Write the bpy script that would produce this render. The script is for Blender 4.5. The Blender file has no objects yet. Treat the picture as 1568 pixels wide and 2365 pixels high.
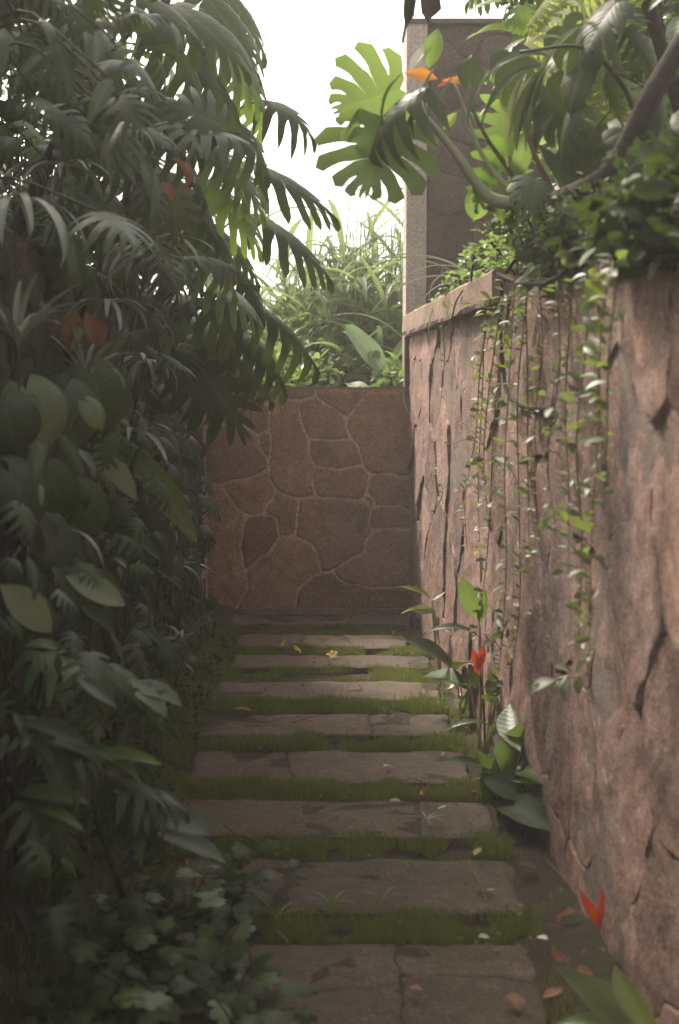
import bpy, math, random
import numpy as np
from mathutils import Vector, Matrix, noise

R = math.radians
rnd = random.Random(7)
sc = bpy.context.scene
col = sc.collection

# ---------------------------------------------------------------- camera
F = 3285.0            # focal length in units of a 1568 x 2365 picture
PITCH = R(4.915)
CZ = 1.5
cd = bpy.data.cameras.new('camera')
cam = bpy.data.objects.new('camera', cd)
col.objects.link(cam)
cd.sensor_fit = 'VERTICAL'
cd.sensor_height = 36
cd.sensor_width = 24
cd.lens = 50
cd.clip_start = 0.05
cd.clip_end = 1500
cd.dof.use_dof = True
cd.dof.focus_distance = 7.6
cd.dof.aperture_fstop = 2.8
cam.location = (0, 0, CZ)
cam.rotation_euler = (math.pi / 2 - PITCH, 0, 0)
sc.camera = cam

# ---------------------------------------------------------------- sky, sun, exposure
SUN_ELEV, SUN_AZ = R(52), R(-38)      # azimuth measured from +Y towards +X
w = bpy.data.worlds.new('World')
sc.world = w
w.use_nodes = True
nt = w.node_tree
nt.nodes.clear()
sky = nt.nodes.new('ShaderNodeTexSky')
sky.sky_type = 'NISHITA'
sky.sun_disc = False
sky.sun_elevation = SUN_ELEV
sky.sun_rotation = SUN_AZ
sky.air_density = 1.0
sky.dust_density = 2.5
sky.ozone_density = 0.6
hs = nt.nodes.new('ShaderNodeHueSaturation')
hs.inputs['Saturation'].default_value = 0.22
tint = nt.nodes.new('ShaderNodeMix')
tint.data_type = 'RGBA'
tint.blend_type = 'MULTIPLY'
tint.inputs[0].default_value = 1.0
tint.inputs[7].default_value = (1.0, 0.935, 0.855, 1)
bg = nt.nodes.new('ShaderNodeBackground')
bg.inputs['Strength'].default_value = 0.145
wo = nt.nodes.new('ShaderNodeOutputWorld')
nt.links.new(sky.outputs[0], hs.inputs['Color'])
nt.links.new(hs.outputs[0], tint.inputs[6])
nt.links.new(tint.outputs[2], bg.inputs['Color'])
nt.links.new(bg.outputs[0], wo.inputs[0])

sl = bpy.data.lights.new('sun', 'SUN')
sl.energy = 2.2
sl.angle = R(11)
sl.color = (1.0, 0.88, 0.76)
so = bpy.data.objects.new('sun', sl)
col.objects.link(so)
sdir = Vector((math.sin(SUN_AZ) * math.cos(SUN_ELEV), math.cos(SUN_AZ) * math.cos(SUN_ELEV), math.sin(SUN_ELEV)))
so.rotation_euler = sdir.to_track_quat('Z', 'Y').to_euler()
so.location = (-4, 6, 12)

sc.view_settings.view_transform = 'Standard'
sc.view_settings.look = 'None'
sc.view_settings.exposure = 1.72
sc.view_settings.gamma = 1
sc.view_settings.use_curve_mapping = False
sc.render.engine = 'CYCLES'
sc.cycles.use_denoising = True
sc.cycles.max_bounces = 6
sc.cycles.transmission_bounces = 4
sc.cycles.transparent_max_bounces = 4
sc.cycles.diffuse_bounces = 4

# ---------------------------------------------------------------- pixel helpers (units of the 1568 x 2365 picture)
def ray(px, py):
    dx = (px - 784.0) / F
    dy = (1182.5 - py) / F
    return Vector((dx, math.cos(PITCH) + dy * math.sin(PITCH), -math.sin(PITCH) + dy * math.cos(PITCH)))

def at(px, py, Y):
    d = ray(px, py)
    t = Y / d.y
    return Vector((d.x * t, Y, CZ + d.z * t))

def onz(px, py, z):
    d = ray(px, py)
    t = (z - CZ) / d.z
    return Vector((d.x * t, d.y * t, z))

def gz(Y):                       # height of the path surface: rises gently away from the camera
    return -0.025 * max(0.0, 9.66 - max(Y, 0.0))

def ong(px, py, dz=0.0):
    z = 0.0
    for _ in range(12):
        p = onz(px, py, z)
        z = gz(p.y) + dz
    return onz(px, py, z)

# ---------------------------------------------------------------- materials
def newmat(name):
    m = bpy.data.materials.new(name)
    m.use_nodes = True
    n = m.node_tree
    n.nodes.clear()
    out = n.nodes.new('ShaderNodeOutputMaterial')
    return m, n, out

def ramp(n, stops):
    r = n.nodes.new('ShaderNodeValToRGB')
    els = r.color_ramp.elements
    els[0].position, els[0].color = stops[0][0], (*stops[0][1], 1)
    els[1].position, els[1].color = stops[-1][0], (*stops[-1][1], 1)
    for p, c in stops[1:-1]:
        e = els.new(p)
        e.color = (*c, 1)
    return r

def mixc(n, fac, a, b, mode='MIX'):
    m = n.nodes.new('ShaderNodeMix')
    m.data_type = 'RGBA'
    m.blend_type = mode
    for sock, v in ((m.inputs[0], fac), (m.inputs[6], a), (m.inputs[7], b)):
        if isinstance(v, (int, float)):
            sock.default_value = v
        elif isinstance(v, tuple):
            sock.default_value = (*v, 1) if len(v) == 3 else v
        else:
            n.links.new(v, sock)
    return m.outputs[2]

def noise_tex(n, scale, detail=5, rough=0.6, vec=None):
    t = n.nodes.new('ShaderNodeTexNoise')
    t.inputs['Scale'].default_value = scale
    t.inputs['Detail'].default_value = detail
    t.inputs['Roughness'].default_value = rough
    if vec is not None:
        n.links.new(vec, t.inputs['Vector'])
    return t

def mapr(n, val, a, b, c=0.0, d=1.0):
    m = n.nodes.new('ShaderNodeMapRange')
    n.links.new(val, m.inputs[0])
    for i, v in enumerate((a, b, c, d)):
        m.inputs[i + 1].default_value = v
    return m.outputs[0]

def stone_mat(name, dark, mid, light, moss=0.0, mosscol=(0.035, 0.05, 0.018), bump=0.6, rough=0.9, dirt=0.5, grain=160):
    m, n, out = newmat(name)
    geo = n.nodes.new('ShaderNodeNewGeometry')
    oi = n.nodes.new('ShaderNodeObjectInfo')
    big = noise_tex(n, 2.3, 6, 0.65, geo.outputs['Position'])
    med = noise_tex(n, 13, 6, 0.7, geo.outputs['Position'])
    fine = noise_tex(n, grain, 4, 0.75, geo.outputs['Position'])
    add = n.nodes.new('ShaderNodeMath')
    add.operation = 'MULTIPLY_ADD'
    n.links.new(med.outputs[0], add.inputs[0])
    add.inputs[1].default_value = 0.55
    s2 = n.nodes.new('ShaderNodeMath')
    s2.operation = 'MULTIPLY'
    n.links.new(big.outputs[0], s2.inputs[0])
    s2.inputs[1].default_value = 0.5
    n.links.new(s2.outputs[0], add.inputs[2])
    r = ramp(n, [(0.36, dark), (0.52, mid), (0.68, light)])
    n.links.new(add.outputs[0], r.inputs[0])
    c = r.outputs[0]
    hue = noise_tex(n, 1.7, 3, 0.6, geo.outputs['Position'])
    grey = sum(mid) / 3
    c = mixc(n, mapr(n, hue.outputs[0], 0.45, 0.65, 0.0, 0.38), c, (grey * 1.15, grey * 0.98, grey * 0.95))
    c = mixc(n, 0.9, c, mapr_col(n, oi.outputs['Random'], 0.68, 1.30), 'MULTIPLY')
    grit = noise_tex(n, 85, 2, 0.6, geo.outputs['Position'])
    c = mixc(n, mapr(n, grit.outputs[0], 0.56, 0.68, 0.0, 0.5), c, (min(1, light[0] * 1.5), min(1, light[1] * 1.5), min(1, light[2] * 1.5)))
    c = mixc(n, mapr(n, grit.outputs[0], 0.44, 0.30, 0.0, 0.65), c, (dark[0] * .45, dark[1] * .45, dark[2] * .45))
    c = mixc(n, 0.75, c, mapr_col(n, fine.outputs[0], 0.35, 1.65), 'MULTIPLY')
    mid2 = noise_tex(n, 48, 3, 0.7, geo.outputs['Position'])
    c = mixc(n, 0.7, c, mapr(n, mid2.outputs[0], 0.3, 0.7, 0.62, 1.38), 'MULTIPLY')
    vor = n.nodes.new('ShaderNodeTexVoronoi')
    vor.inputs['Scale'].default_value = 46
    n.links.new(geo.outputs['Position'], vor.inputs['Vector'])
    spk = mapr(n, vor.outputs['Distance'], 0.10, 0.24, 0.35, 0.0)
    c = mixc(n, spk, c, (dark[0] * 0.5, dark[1] * 0.5, dark[2] * 0.5))
    if moss > 0:
        mo = noise_tex(n, 4.5, 8, 0.72, geo.outputs['Position'])
        c = mixc(n, mapr(n, mo.outputs[0], 0.56 - moss * 0.22, 0.84 - moss * 0.2, 0.0, 0.9), c, mosscol)
    b = n.nodes.new('ShaderNodeBsdfPrincipled')
    b.inputs['Roughness'].default_value = rough
    b.inputs['Specular IOR Level'].default_value = 0.3
    n.links.new(c, b.inputs['Base Color'])
    bp = n.nodes.new('ShaderNodeBump')
    bp.inputs['Strength'].default_value = bump
    bp.inputs['Distance'].default_value = 0.016
    hsum = n.nodes.new('ShaderNodeMath')
    hsum.operation = 'MULTIPLY_ADD'
    n.links.new(fine.outputs[0], hsum.inputs[0])
    hsum.inputs[1].default_value = 0.6
    n.links.new(med.outputs[0], hsum.inputs[2])
    n.links.new(hsum.outputs[0], bp.inputs['Height'])
    n.links.new(bp.outputs[0], b.inputs['Normal'])
    n.links.new(b.outputs[0], out.inputs[0])
    return m

def mapr_col(n, val, lo, hi):
    return mapr(n, val, 0.0, 1.0, lo, hi)

def leaf_mat(name, a, b, rough=0.42, trans=0.3, vein=0.0, transcol=None, spec=0.45, spots=0.0):
    m, n, out = newmat(name)
    oi = n.nodes.new('ShaderNodeObjectInfo')
    tc = n.nodes.new('ShaderNodeTexCoord')
    geo = n.nodes.new('ShaderNodeNewGeometry')
    no = noise_tex(n, 14, 4, 0.6, geo.outputs['Position'])
    c = mixc(n, oi.outputs['Random'], a, b)
    c = mixc(n, 0.8, c, mapr(n, no.outputs[0], 0.25, 0.75, 0.6, 1.4), 'MULTIPLY')
    if vein > 0:
        sep = n.nodes.new('ShaderNodeSeparateXYZ')
        n.links.new(tc.outputs['Object'], sep.inputs[0])
        ab = n.nodes.new('ShaderNodeMath')
        ab.operation = 'ABSOLUTE'
        n.links.new(sep.outputs[0], ab.inputs[0])
        c = mixc(n, mapr(n, ab.outputs[0], 0.008, 0.02, vein, 0.0), c, (b[0] * 2.2 + 0.02, b[1] * 1.9 + 0.02, b[2] * 1.8 + 0.01))
        # side veins: bands that slant forward from the midrib
        ma = n.nodes.new('ShaderNodeMath')
        ma.operation = 'MULTIPLY_ADD'
        n.links.new(ab.outputs[0], ma.inputs[0])
        ma.inputs[1].default_value = -0.9
        n.links.new(sep.outputs[1], ma.inputs[2])
        sn = n.nodes.new('ShaderNodeMath')
        sn.operation = 'MULTIPLY'
        n.links.new(ma.outputs[0], sn.inputs[0])
        sn.inputs[1].default_value = 62.0
        s3 = n.nodes.new('ShaderNodeMath')
        s3.operation = 'SINE'
        n.links.new(sn.outputs[0], s3.inputs[0])
        veinh = s3.outputs[0]
        c = mixc(n, mapr(n, veinh, 0.86, 1.0, 0.0, vein * 0.15), c, (b[0] * 1.7 + 0.01, b[1] * 1.5 + 0.01, b[2] * 1.5))
    if spots > 0:
        sp = noise_tex(n, 9, 6, 0.7, geo.outputs['Position'])
        c = mixc(n, mapr(n, sp.outputs[0], 0.60, 0.68, 0.0, spots), c, (0.20, 0.13, 0.05))
    p = n.nodes.new('ShaderNodeBsdfPrincipled')
    p.inputs['Roughness'].default_value = rough
    p.inputs['Specular IOR Level'].default_value = spec
    n.links.new(c, p.inputs['Base Color'])
    if vein > 0:
        bp = n.nodes.new('ShaderNodeBump')
        bp.inputs['Strength'].default_value = 0.15
        bp.inputs['Distance'].default_value = 0.002
        n.links.new(veinh, bp.inputs['Height'])
        n.links.new(bp.outputs[0], p.inputs['Normal'])
    t = n.nodes.new('ShaderNodeBsdfTranslucent')
    if transcol is None:
        transcol = (min(1, b[0] * 3.4), min(1, b[1] * 3.6), b[2] * 1.2)
    t.inputs[0].default_value = (*transcol, 1)
    ms = n.nodes.new('ShaderNodeMixShader')
    ms.inputs[0].default_value = trans
    n.links.new(p.outputs[0], ms.inputs[1])
    n.links.new(t.outputs[0], ms.inputs[2])
    n.links.new(ms.outputs[0], out.inputs[0])
    return m

def plain_mat(name, a, b, rough=0.7, scale=20, bump=0.3, spec=0.3):
    m, n, out = newmat(name)
    geo = n.nodes.new('ShaderNodeNewGeometry')
    t = noise_tex(n, scale, 6, 0.7, geo.outputs['Position'])
    c = mixc(n, mapr(n, t.outputs[0], 0.3, 0.7), a, b)
    p = n.nodes.new('ShaderNodeBsdfPrincipled')
    p.inputs['Roughness'].default_value = rough
    p.inputs['Specular IOR Level'].default_value = spec
    n.links.new(c, p.inputs['Base Color'])
    bp = n.nodes.new('ShaderNodeBump')
    bp.inputs['Strength'].default_value = bump
    bp.inputs['Distance'].default_value = 0.01
    n.links.new(t.outputs[0], bp.inputs['Height'])
    n.links.new(bp.outputs[0], p.inputs['Normal'])
    n.links.new(p.outputs[0], out.inputs[0])
    return m

M = {}
M['end_stone'] = stone_mat('end_wall_stone', (0.190, 0.104, 0.066), (0.285, 0.166, 0.110), (0.39, 0.245, 0.172), moss=0.10, bump=0.7)
M['end_mortar'] = stone_mat('end_wall_mortar', (0.36, 0.24, 0.19), (0.48, 0.33, 0.265), (0.60, 0.43, 0.35), moss=0.32, mosscol=(0.26, 0.18, 0.13), bump=0.8)
M['wall_stone'] = stone_mat('retaining_wall_stone', (0.195, 0.114, 0.087), (0.315, 0.196, 0.155), (0.44, 0.298, 0.246), moss=0.08, bump=1.0, grain=170)
M['wall_mortar'] = stone_mat('retaining_wall_mortar', (0.17, 0.125, 0.10), (0.23, 0.17, 0.14), (0.30, 0.23, 0.19), moss=0.15, bump=0.7)
M['coping'] = stone_mat('coping_render', (0.19, 0.13, 0.09), (0.26, 0.18, 0.13), (0.34, 0.25, 0.19), moss=0.2, bump=0.8)
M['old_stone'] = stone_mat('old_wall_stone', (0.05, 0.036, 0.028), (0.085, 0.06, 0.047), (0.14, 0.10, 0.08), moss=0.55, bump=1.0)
M['pave'] = stone_mat('path_stone', (0.050, 0.033, 0.022), (0.092, 0.062, 0.043), (0.160, 0.114, 0.084), moss=0.62, mosscol=(0.062, 0.058, 0.027), bump=0.5, rough=0.75)
M['pillar'] = stone_mat('pillar_stone', (0.060, 0.042, 0.031), (0.090, 0.064, 0.048), (0.13, 0.094, 0.070), moss=0.12, bump=0.7)
M['render'] = stone_mat('pillar_render', (0.34, 0.28, 0.24), (0.41, 0.34, 0.295), (0.47, 0.40, 0.35), moss=0.0, bump=0.3)
M['soil'] = stone_mat('soil', (0.030, 0.021, 0.013), (0.050, 0.036, 0.024), (0.085, 0.062, 0.043), moss=0.6, mosscol=(0.028, 0.045, 0.014), bump=1.0)
M['field'] = plain_mat('field_ground', (0.03, 0.045, 0.015), (0.06, 0.085, 0.03), 0.95, 3)
M['bark'] = plain_mat('bark', (0.018, 0.014, 0.010), (0.048, 0.036, 0.026), 0.9, 30, 0.9)
M['stem_green'] = plain_mat('green_stem', (0.17, 0.20, 0.10), (0.27, 0.29, 0.17), 0.5, 9, 0.2, 0.5)
M['vine_stem'] = plain_mat('vine_stem', (0.07, 0.065, 0.035), (0.12, 0.10, 0.055), 0.7, 20, 0.2)
M['stem_dark'] = plain_mat('dark_stem', (0.030, 0.036, 0.018), (0.06, 0.06, 0.03), 0.55, 20, 0.3)
M['stem_red'] = plain_mat('reddish_stem', (0.13, 0.07, 0.04), (0.22, 0.13, 0.085), 0.7, 25, 0.3)
M['husk'] = leaf_mat('brown_husk', (0.035, 0.022, 0.014), (0.06, 0.038, 0.024), 0.85, 0.05, 0.0, (0.1, 0.06, 0.03))
M['black'] = plain_mat('black_rubber', (0.008, 0.008, 0.009), (0.013, 0.013, 0.014), 0.75, 30, 0.1, 0.12)
M['dead'] = leaf_mat('dead_leaf', (0.12, 0.060, 0.030), (0.20, 0.105, 0.05), 0.75, 0.2, 0.0, (0.5, 0.2, 0.08))
M['deadpink'] = leaf_mat('fallen_pinkish_leaf', (0.24, 0.115, 0.075), (0.33, 0.17, 0.11), 0.75, 0.15, 0.0, (0.5, 0.2, 0.1))
M['straw'] = leaf_mat('straw', (0.30, 0.24, 0.13), (0.42, 0.34, 0.20), 0.75, 0.15)
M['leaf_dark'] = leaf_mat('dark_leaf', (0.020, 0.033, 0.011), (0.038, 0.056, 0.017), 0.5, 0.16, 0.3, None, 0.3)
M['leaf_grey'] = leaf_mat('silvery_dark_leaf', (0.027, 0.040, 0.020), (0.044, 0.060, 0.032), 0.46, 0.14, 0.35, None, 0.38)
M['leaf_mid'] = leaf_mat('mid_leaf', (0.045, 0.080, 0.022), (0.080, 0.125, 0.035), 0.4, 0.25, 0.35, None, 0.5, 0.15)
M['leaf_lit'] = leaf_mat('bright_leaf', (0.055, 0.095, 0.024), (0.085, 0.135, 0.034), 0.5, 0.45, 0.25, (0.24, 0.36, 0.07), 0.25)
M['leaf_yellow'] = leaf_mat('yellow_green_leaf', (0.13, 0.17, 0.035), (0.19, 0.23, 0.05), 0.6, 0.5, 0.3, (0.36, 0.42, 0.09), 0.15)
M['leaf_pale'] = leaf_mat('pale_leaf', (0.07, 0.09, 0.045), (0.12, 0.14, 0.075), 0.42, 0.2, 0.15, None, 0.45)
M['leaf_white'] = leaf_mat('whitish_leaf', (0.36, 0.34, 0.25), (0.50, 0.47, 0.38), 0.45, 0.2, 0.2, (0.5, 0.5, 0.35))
M['vine_leaf'] = leaf_mat('vine_leaf', (0.050, 0.075, 0.024), (0.095, 0.125, 0.045), 0.42, 0.3, 0.0, None, 0.45)
M['vine_leaf_pale'] = leaf_mat('vine_leaf_pale', (0.20, 0.21, 0.14), (0.33, 0.33, 0.24), 0.55, 0.2, 0.0, (0.3, 0.33, 0.2), 0.35)
M['sedge'] = leaf_mat('sedge_blade', (0.17, 0.19, 0.14), (0.27, 0.29, 0.23), 0.4, 0.18, 0.0, (0.24, 0.28, 0.18), 0.6)
M['reed'] = leaf_mat('reed_blade', (0.09, 0.13, 0.045), (0.15, 0.20, 0.075), 0.5, 0.42, 0.0, (0.26, 0.36, 0.12))
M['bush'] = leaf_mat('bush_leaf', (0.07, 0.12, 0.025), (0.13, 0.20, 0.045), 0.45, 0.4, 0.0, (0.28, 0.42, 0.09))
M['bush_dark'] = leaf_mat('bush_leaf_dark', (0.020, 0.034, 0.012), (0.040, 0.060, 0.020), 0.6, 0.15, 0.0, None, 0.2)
M['banana'] = leaf_mat('banana_leaf', (0.13, 0.20, 0.12), (0.16, 0.24, 0.14), 0.4, 0.35, 0.3, (0.3, 0.45, 0.2))
M['grass'] = leaf_mat('grass_blade', (0.10, 0.115, 0.030), (0.155, 0.165, 0.050), 0.55, 0.35, 0.0, (0.22, 0.28, 0.06))
M['orange'] = leaf_mat('orange_leaf', (0.50, 0.16, 0.02), (0.62, 0.24, 0.03), 0.5, 0.4, 0.0, (0.9, 0.35, 0.04))
M['red'] = leaf_mat('red_bract', (0.30, 0.035, 0.013), (0.42, 0.075, 0.02), 0.45, 0.3, 0.0, (0.8, 0.1, 0.02))
M['petal'] = leaf_mat('yellow_petal', (0.72, 0.44, 0.10), (0.80, 0.56, 0.18), 0.5, 0.3, 0.0, (0.9, 0.6, 0.1))
M['petal_core'] = leaf_mat('orange_petal_core', (0.72, 0.28, 0.03), (0.75, 0.32, 0.03), 0.5, 0.2, 0.0, (0.9, 0.4, 0.05))

# ---------------------------------------------------------------- object helpers
def link(name, me, mat=None, parent=None, loc=None):
    o = bpy.data.objects.new(name, me)
    col.objects.link(o)
    if mat is not None and me is not None and len(me.materials) == 0:
        me.materials.append(mat)
    if parent is not None:
        o.parent = parent
    if loc is not None:
        o.location = loc
    return o

def mesh(name, vs, fs, mat=None, smooth=True):
    me = bpy.data.meshes.new(name)
    me.from_pydata([tuple(v) for v in vs], [], fs)
    if mat is not None:
        me.materials.append(mat)
    if smooth:
        me.polygons.foreach_set('use_smooth', [True] * len(me.polygons))
    me.update()
    return me

def thing(name, label, cat, loc=(0, 0, 0), group=None):
    o = bpy.data.objects.new(name, None)
    o.empty_display_size = 0.05
    col.objects.link(o)
    o.location = loc
    o['label'] = label
    o['category'] = cat
    if group:
        o['group'] = group
    return o

def tag(o, label, cat, group=None):
    o['label'] = label
    o['category'] = cat
    if group:
        o['group'] = group
    return o

def structure(o):
    o['kind'] = 'structure'
    return o

def stuff(o):
    o['kind'] = 'stuff'
    return o

def tube_data(pts, rad, seg=6):
    pts = [Vector(p) for p in pts]
    n = len(pts)
    if not hasattr(rad, '__len__'):
        rad = [rad] * n
    vs, fs = [], []
    up = Vector((0.13, 0.31, 0.94)).normalized()
    for i, p in enumerate(pts):
        t = (pts[min(i + 1, n - 1)] - pts[max(i - 1, 0)])
        if t.length < 1e-9:
            t = Vector((0, 0, 1))
        t.normalize()
        x = t.cross(up)
        if x.length < 1e-3:
            x = t.cross(Vector((1, 0, 0)))
        x.normalize()
        y = t.cross(x)
        for k in range(seg):
            a = 2 * math.pi * k / seg
            vs.append(p + (x * math.cos(a) + y * math.sin(a)) * rad[i])
    for i in range(n - 1):
        for k in range(seg):
            k2 = (k + 1) % seg
            fs.append((i * seg + k, i * seg + k2, (i + 1) * seg + k2, (i + 1) * seg + k))
    fs.append(tuple(reversed(range(seg))))
    fs.append(tuple((n - 1) * seg + k for k in range(seg)))
    return vs, fs

def spline(pts, sub=6):
    pts = [Vector(p) for p in pts]
    if len(pts) < 3:
        a, b = pts[0], pts[-1]
        return [a.lerp(b, i / sub) for i in range(sub + 1)]
    out = []
    P = [pts[0] * 2 - pts[1]] + pts + [pts[-1] * 2 - pts[-2]]
    for i in range(1, len(P) - 2):
        for k in range(sub):
            t = k / sub
            a, b, c, d = P[i - 1], P[i], P[i + 1], P[i + 2]
            out.append(0.5 * ((2 * b) + (c - a) * t + (2 * a - 5 * b + 4 * c - d) * t * t + (3 * b - a - 3 * c + d) * t ** 3))
    out.append(pts[-1])
    return out

def tube(name, pts, rad, mat, parent=None, seg=6, sub=5):
    """a bent tube through world points; origin at its first point"""
    sp = spline(pts, sub)
    o0 = sp[0].copy()
    n = len(sp)
    if hasattr(rad, '__len__'):
        rr = []
        for i in range(n):
            u = i / (n - 1) * (len(rad) - 1)
            k = min(int(u), len(rad) - 2)
            rr.append(rad[k] + (rad[k + 1] - rad[k]) * (u - k))
    else:
        rr = rad
    vs, fs = tube_data([p - o0 for p in sp], rr, seg)
    me = mesh(name, vs, fs, mat)
    ploc = parent.location if parent is not None else Vector()
    return link(name, me, None, parent, o0 - ploc)

def box_mesh(name, x0, x1, y0, y1, z0, z1, mat):
    vs = [(x, y, z) for z in (z0, z1) for y in (y0, y1) for x in (x0, x1)]
    fs = [(0, 2, 3, 1), (4, 5, 7, 6), (0, 1, 5, 4), (2, 6, 7, 3), (0, 4, 6, 2), (1, 3, 7, 5)]
    return mesh(name, vs, fs, mat, False)

# ---------------------------------------------------------------- stones
def stone_piece(name, poly, fmap, parent, mat, gap=0.008, thick=0.02, relief=0.006, step=0.05, wob=0.006, tilt=0.0, seed=0, rings=(0.93, 0.72, 0.45, 0.2), rscale=5.0, edge=0.5):
    """one stone from its outline in the plane; fmap(s, t, h) gives the world point h above the plane"""
    pts = []
    n = len(poly)
    for i in range(n):
        a = Vector(poly[i])
        b = Vector(poly[(i + 1) % n])
        k = max(1, int((b - a).length / step))
        for j in range(k):
            pts.append(a.lerp(b, j / k))
    # corner rounding
    m = len(pts)
    pts = [pts[i] * 0.6 + (pts[i - 1] + pts[(i + 1) % m]) * 0.2 for i in range(m)]
    pts = [p + Vector((noise.noise(Vector((p.x * 9, p.y * 9, 3.1))), noise.noise(Vector((p.x * 9, p.y * 9, 7.7))))) * wob for p in pts]
    area = sum(pts[i].x * pts[(i + 1) % m].y - pts[(i + 1) % m].x * pts[i].y for i in range(m)) / 2
    sg = 1 if area > 0 else -1
    if sg < 0:
        pts.reverse()
    off = []
    for i in range(m):
        t = pts[(i + 1) % m] - pts[i - 1]
        if t.length < 1e-9:
            t = Vector((1, 0))
        t.normalize()
        nrm = Vector((-t.y, t.x))
        off.append(pts[i] + nrm * gap * (0.5 + 0.5 * (1 + noise.noise(Vector((pts[i].x * 14, pts[i].y * 14, 1))))))
    pts = off
    c = sum(pts, Vector((0, 0))) / m
    tx, ty = rnd.uniform(-tilt, tilt), rnd.uniform(-tilt, tilt)
    sz = Vector((seed * 3.7, seed * 1.3, seed * 0.7))
    def H(p):
        q = Vector((p.x * rscale, p.y * rscale, 0)) + sz
        return thick + relief * (noise.fractal(q, 1.0, 2.1, 3) * 1.3 + 0.30 * noise.fractal(q * 4.3, 0.8, 2.1, 3)) + (p.x - c.x) * tx + (p.y - c.y) * ty
    W = []
    for p in pts:
        W.append(fmap(p.x, p.y, -0.03))
    for p in pts:
        W.append(fmap(p.x, p.y, max(0.001, H(p) * edge)))
    for f in rings:
        for p in pts:
            q = c + (p - c) * f
            W.append(fmap(q.x, q.y, max(0.0015, H(q))))
    W.append(fmap(c.x, c.y, max(0.002, H(c))))
    nr = 2 + len(rings)
    fs = []
    for r_ in range(nr - 1):
        for i in range(m):
            j = (i + 1) % m
            fs.append((r_ * m + i, r_ * m + j, (r_ + 1) * m + j, (r_ + 1) * m + i))
    last = (nr - 1) * m
    for i in range(m):
        fs.append((last + i, last + (i + 1) % m, nr * m))
    o0 = W[-1].copy()
    me = mesh(name, [v - o0 for v in W], fs, mat)
    me.polygons.foreach_set('use_smooth', [True] * len(me.polygons))
    ploc = parent.location if parent is not None else Vector()
    return link(name, me, None, parent, o0 - ploc)

def clip_poly(poly, p, nrm):
    out = []
    n = len(poly)
    for i in range(n):
        a, b = poly[i], poly[(i + 1) % n]
        da, db = (a - p).dot(nrm), (b - p).dot(nrm)
        if da <= 0:
            out.append(a)
        if da * db < 0:
            out.append(a.lerp(b, da / (da - db)))
    return out

def voronoi(seeds, x0, x1, y0, y1, aniso=1.0):
    res = []
    S = [Vector((s[0] * aniso, s[1])) for s in seeds]
    for i, s in enumerate(S):
        poly = [Vector((x0 * aniso, y0)), Vector((x1 * aniso, y0)), Vector((x1 * aniso, y1)), Vector((x0 * aniso, y1))]
        for j, q in enumerate(S):
            if i == j:
                continue
            if (q - s).length > 2.0:
                continue
            poly = clip_poly(poly, (s + q) / 2, (q - s))
            if len(poly) < 3:
                break
        if len(poly) >= 3:
            res.append([(v.x / aniso, v.y) for v in poly])
    return res

def seeds_in(x0, x1, y0, y1, spacing, rr, relax=0.75):
    pts = []
    tries = 0
    while tries < 6000:
        tries += 1
        p = (rr.uniform(x0, x1), rr.uniform(y0, y1))
        d = spacing * rr.uniform(0.7, 1.25) * relax
        if all((p[0] - q[0]) ** 2 + (p[1] - q[1]) ** 2 > d * d for q in pts):
            pts.append(p)
    return pts

# ---------------------------------------------------------------- ground
HAZE = 0.006
YW = onz(945, 1410, 0).y           # distance of the end wall
def ground_sheet():
    xs = [-400, -60, -12, -4, -2.2] + [-1.6 + i * 0.08 for i in range(41)] + [2.2, 4, 12, 60, 400]
    ys = [-60, -10, 0, 1.5] + [2.4 + 0.08 * i for i in range(int((YW - 2.4) / 0.08) + 3)] + [12, 16, 30, 80, 200, 900]
    vs, fs = [], []
    for y in ys:
        for x in xs:
            z = gz(y) - 0.045
            if abs(x) < 1.7 and 2 < y < YW + 0.3:
                z += 0.018 * noise.fractal(Vector((x * 5, y * 5, 0)), 1, 2, 3)
                if x < -0.55:
                    z += min(0.16, (-0.55 - x) * 0.35)
                if x > 0.5:
                    z += min(0.05, (x - 0.5) * 0.15)
            vs.append((x, y, z))
    nx = len(xs)
    for j in range(len(ys) - 1):
        for i in range(nx - 1):
            fs.append((j * nx + i, j * nx + i + 1, (j + 1) * nx + i + 1, (j + 1) * nx + i))
    return mesh('ground', vs, fs, M['soil'])
ground = structure(link('ground', ground_sheet()))

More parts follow.
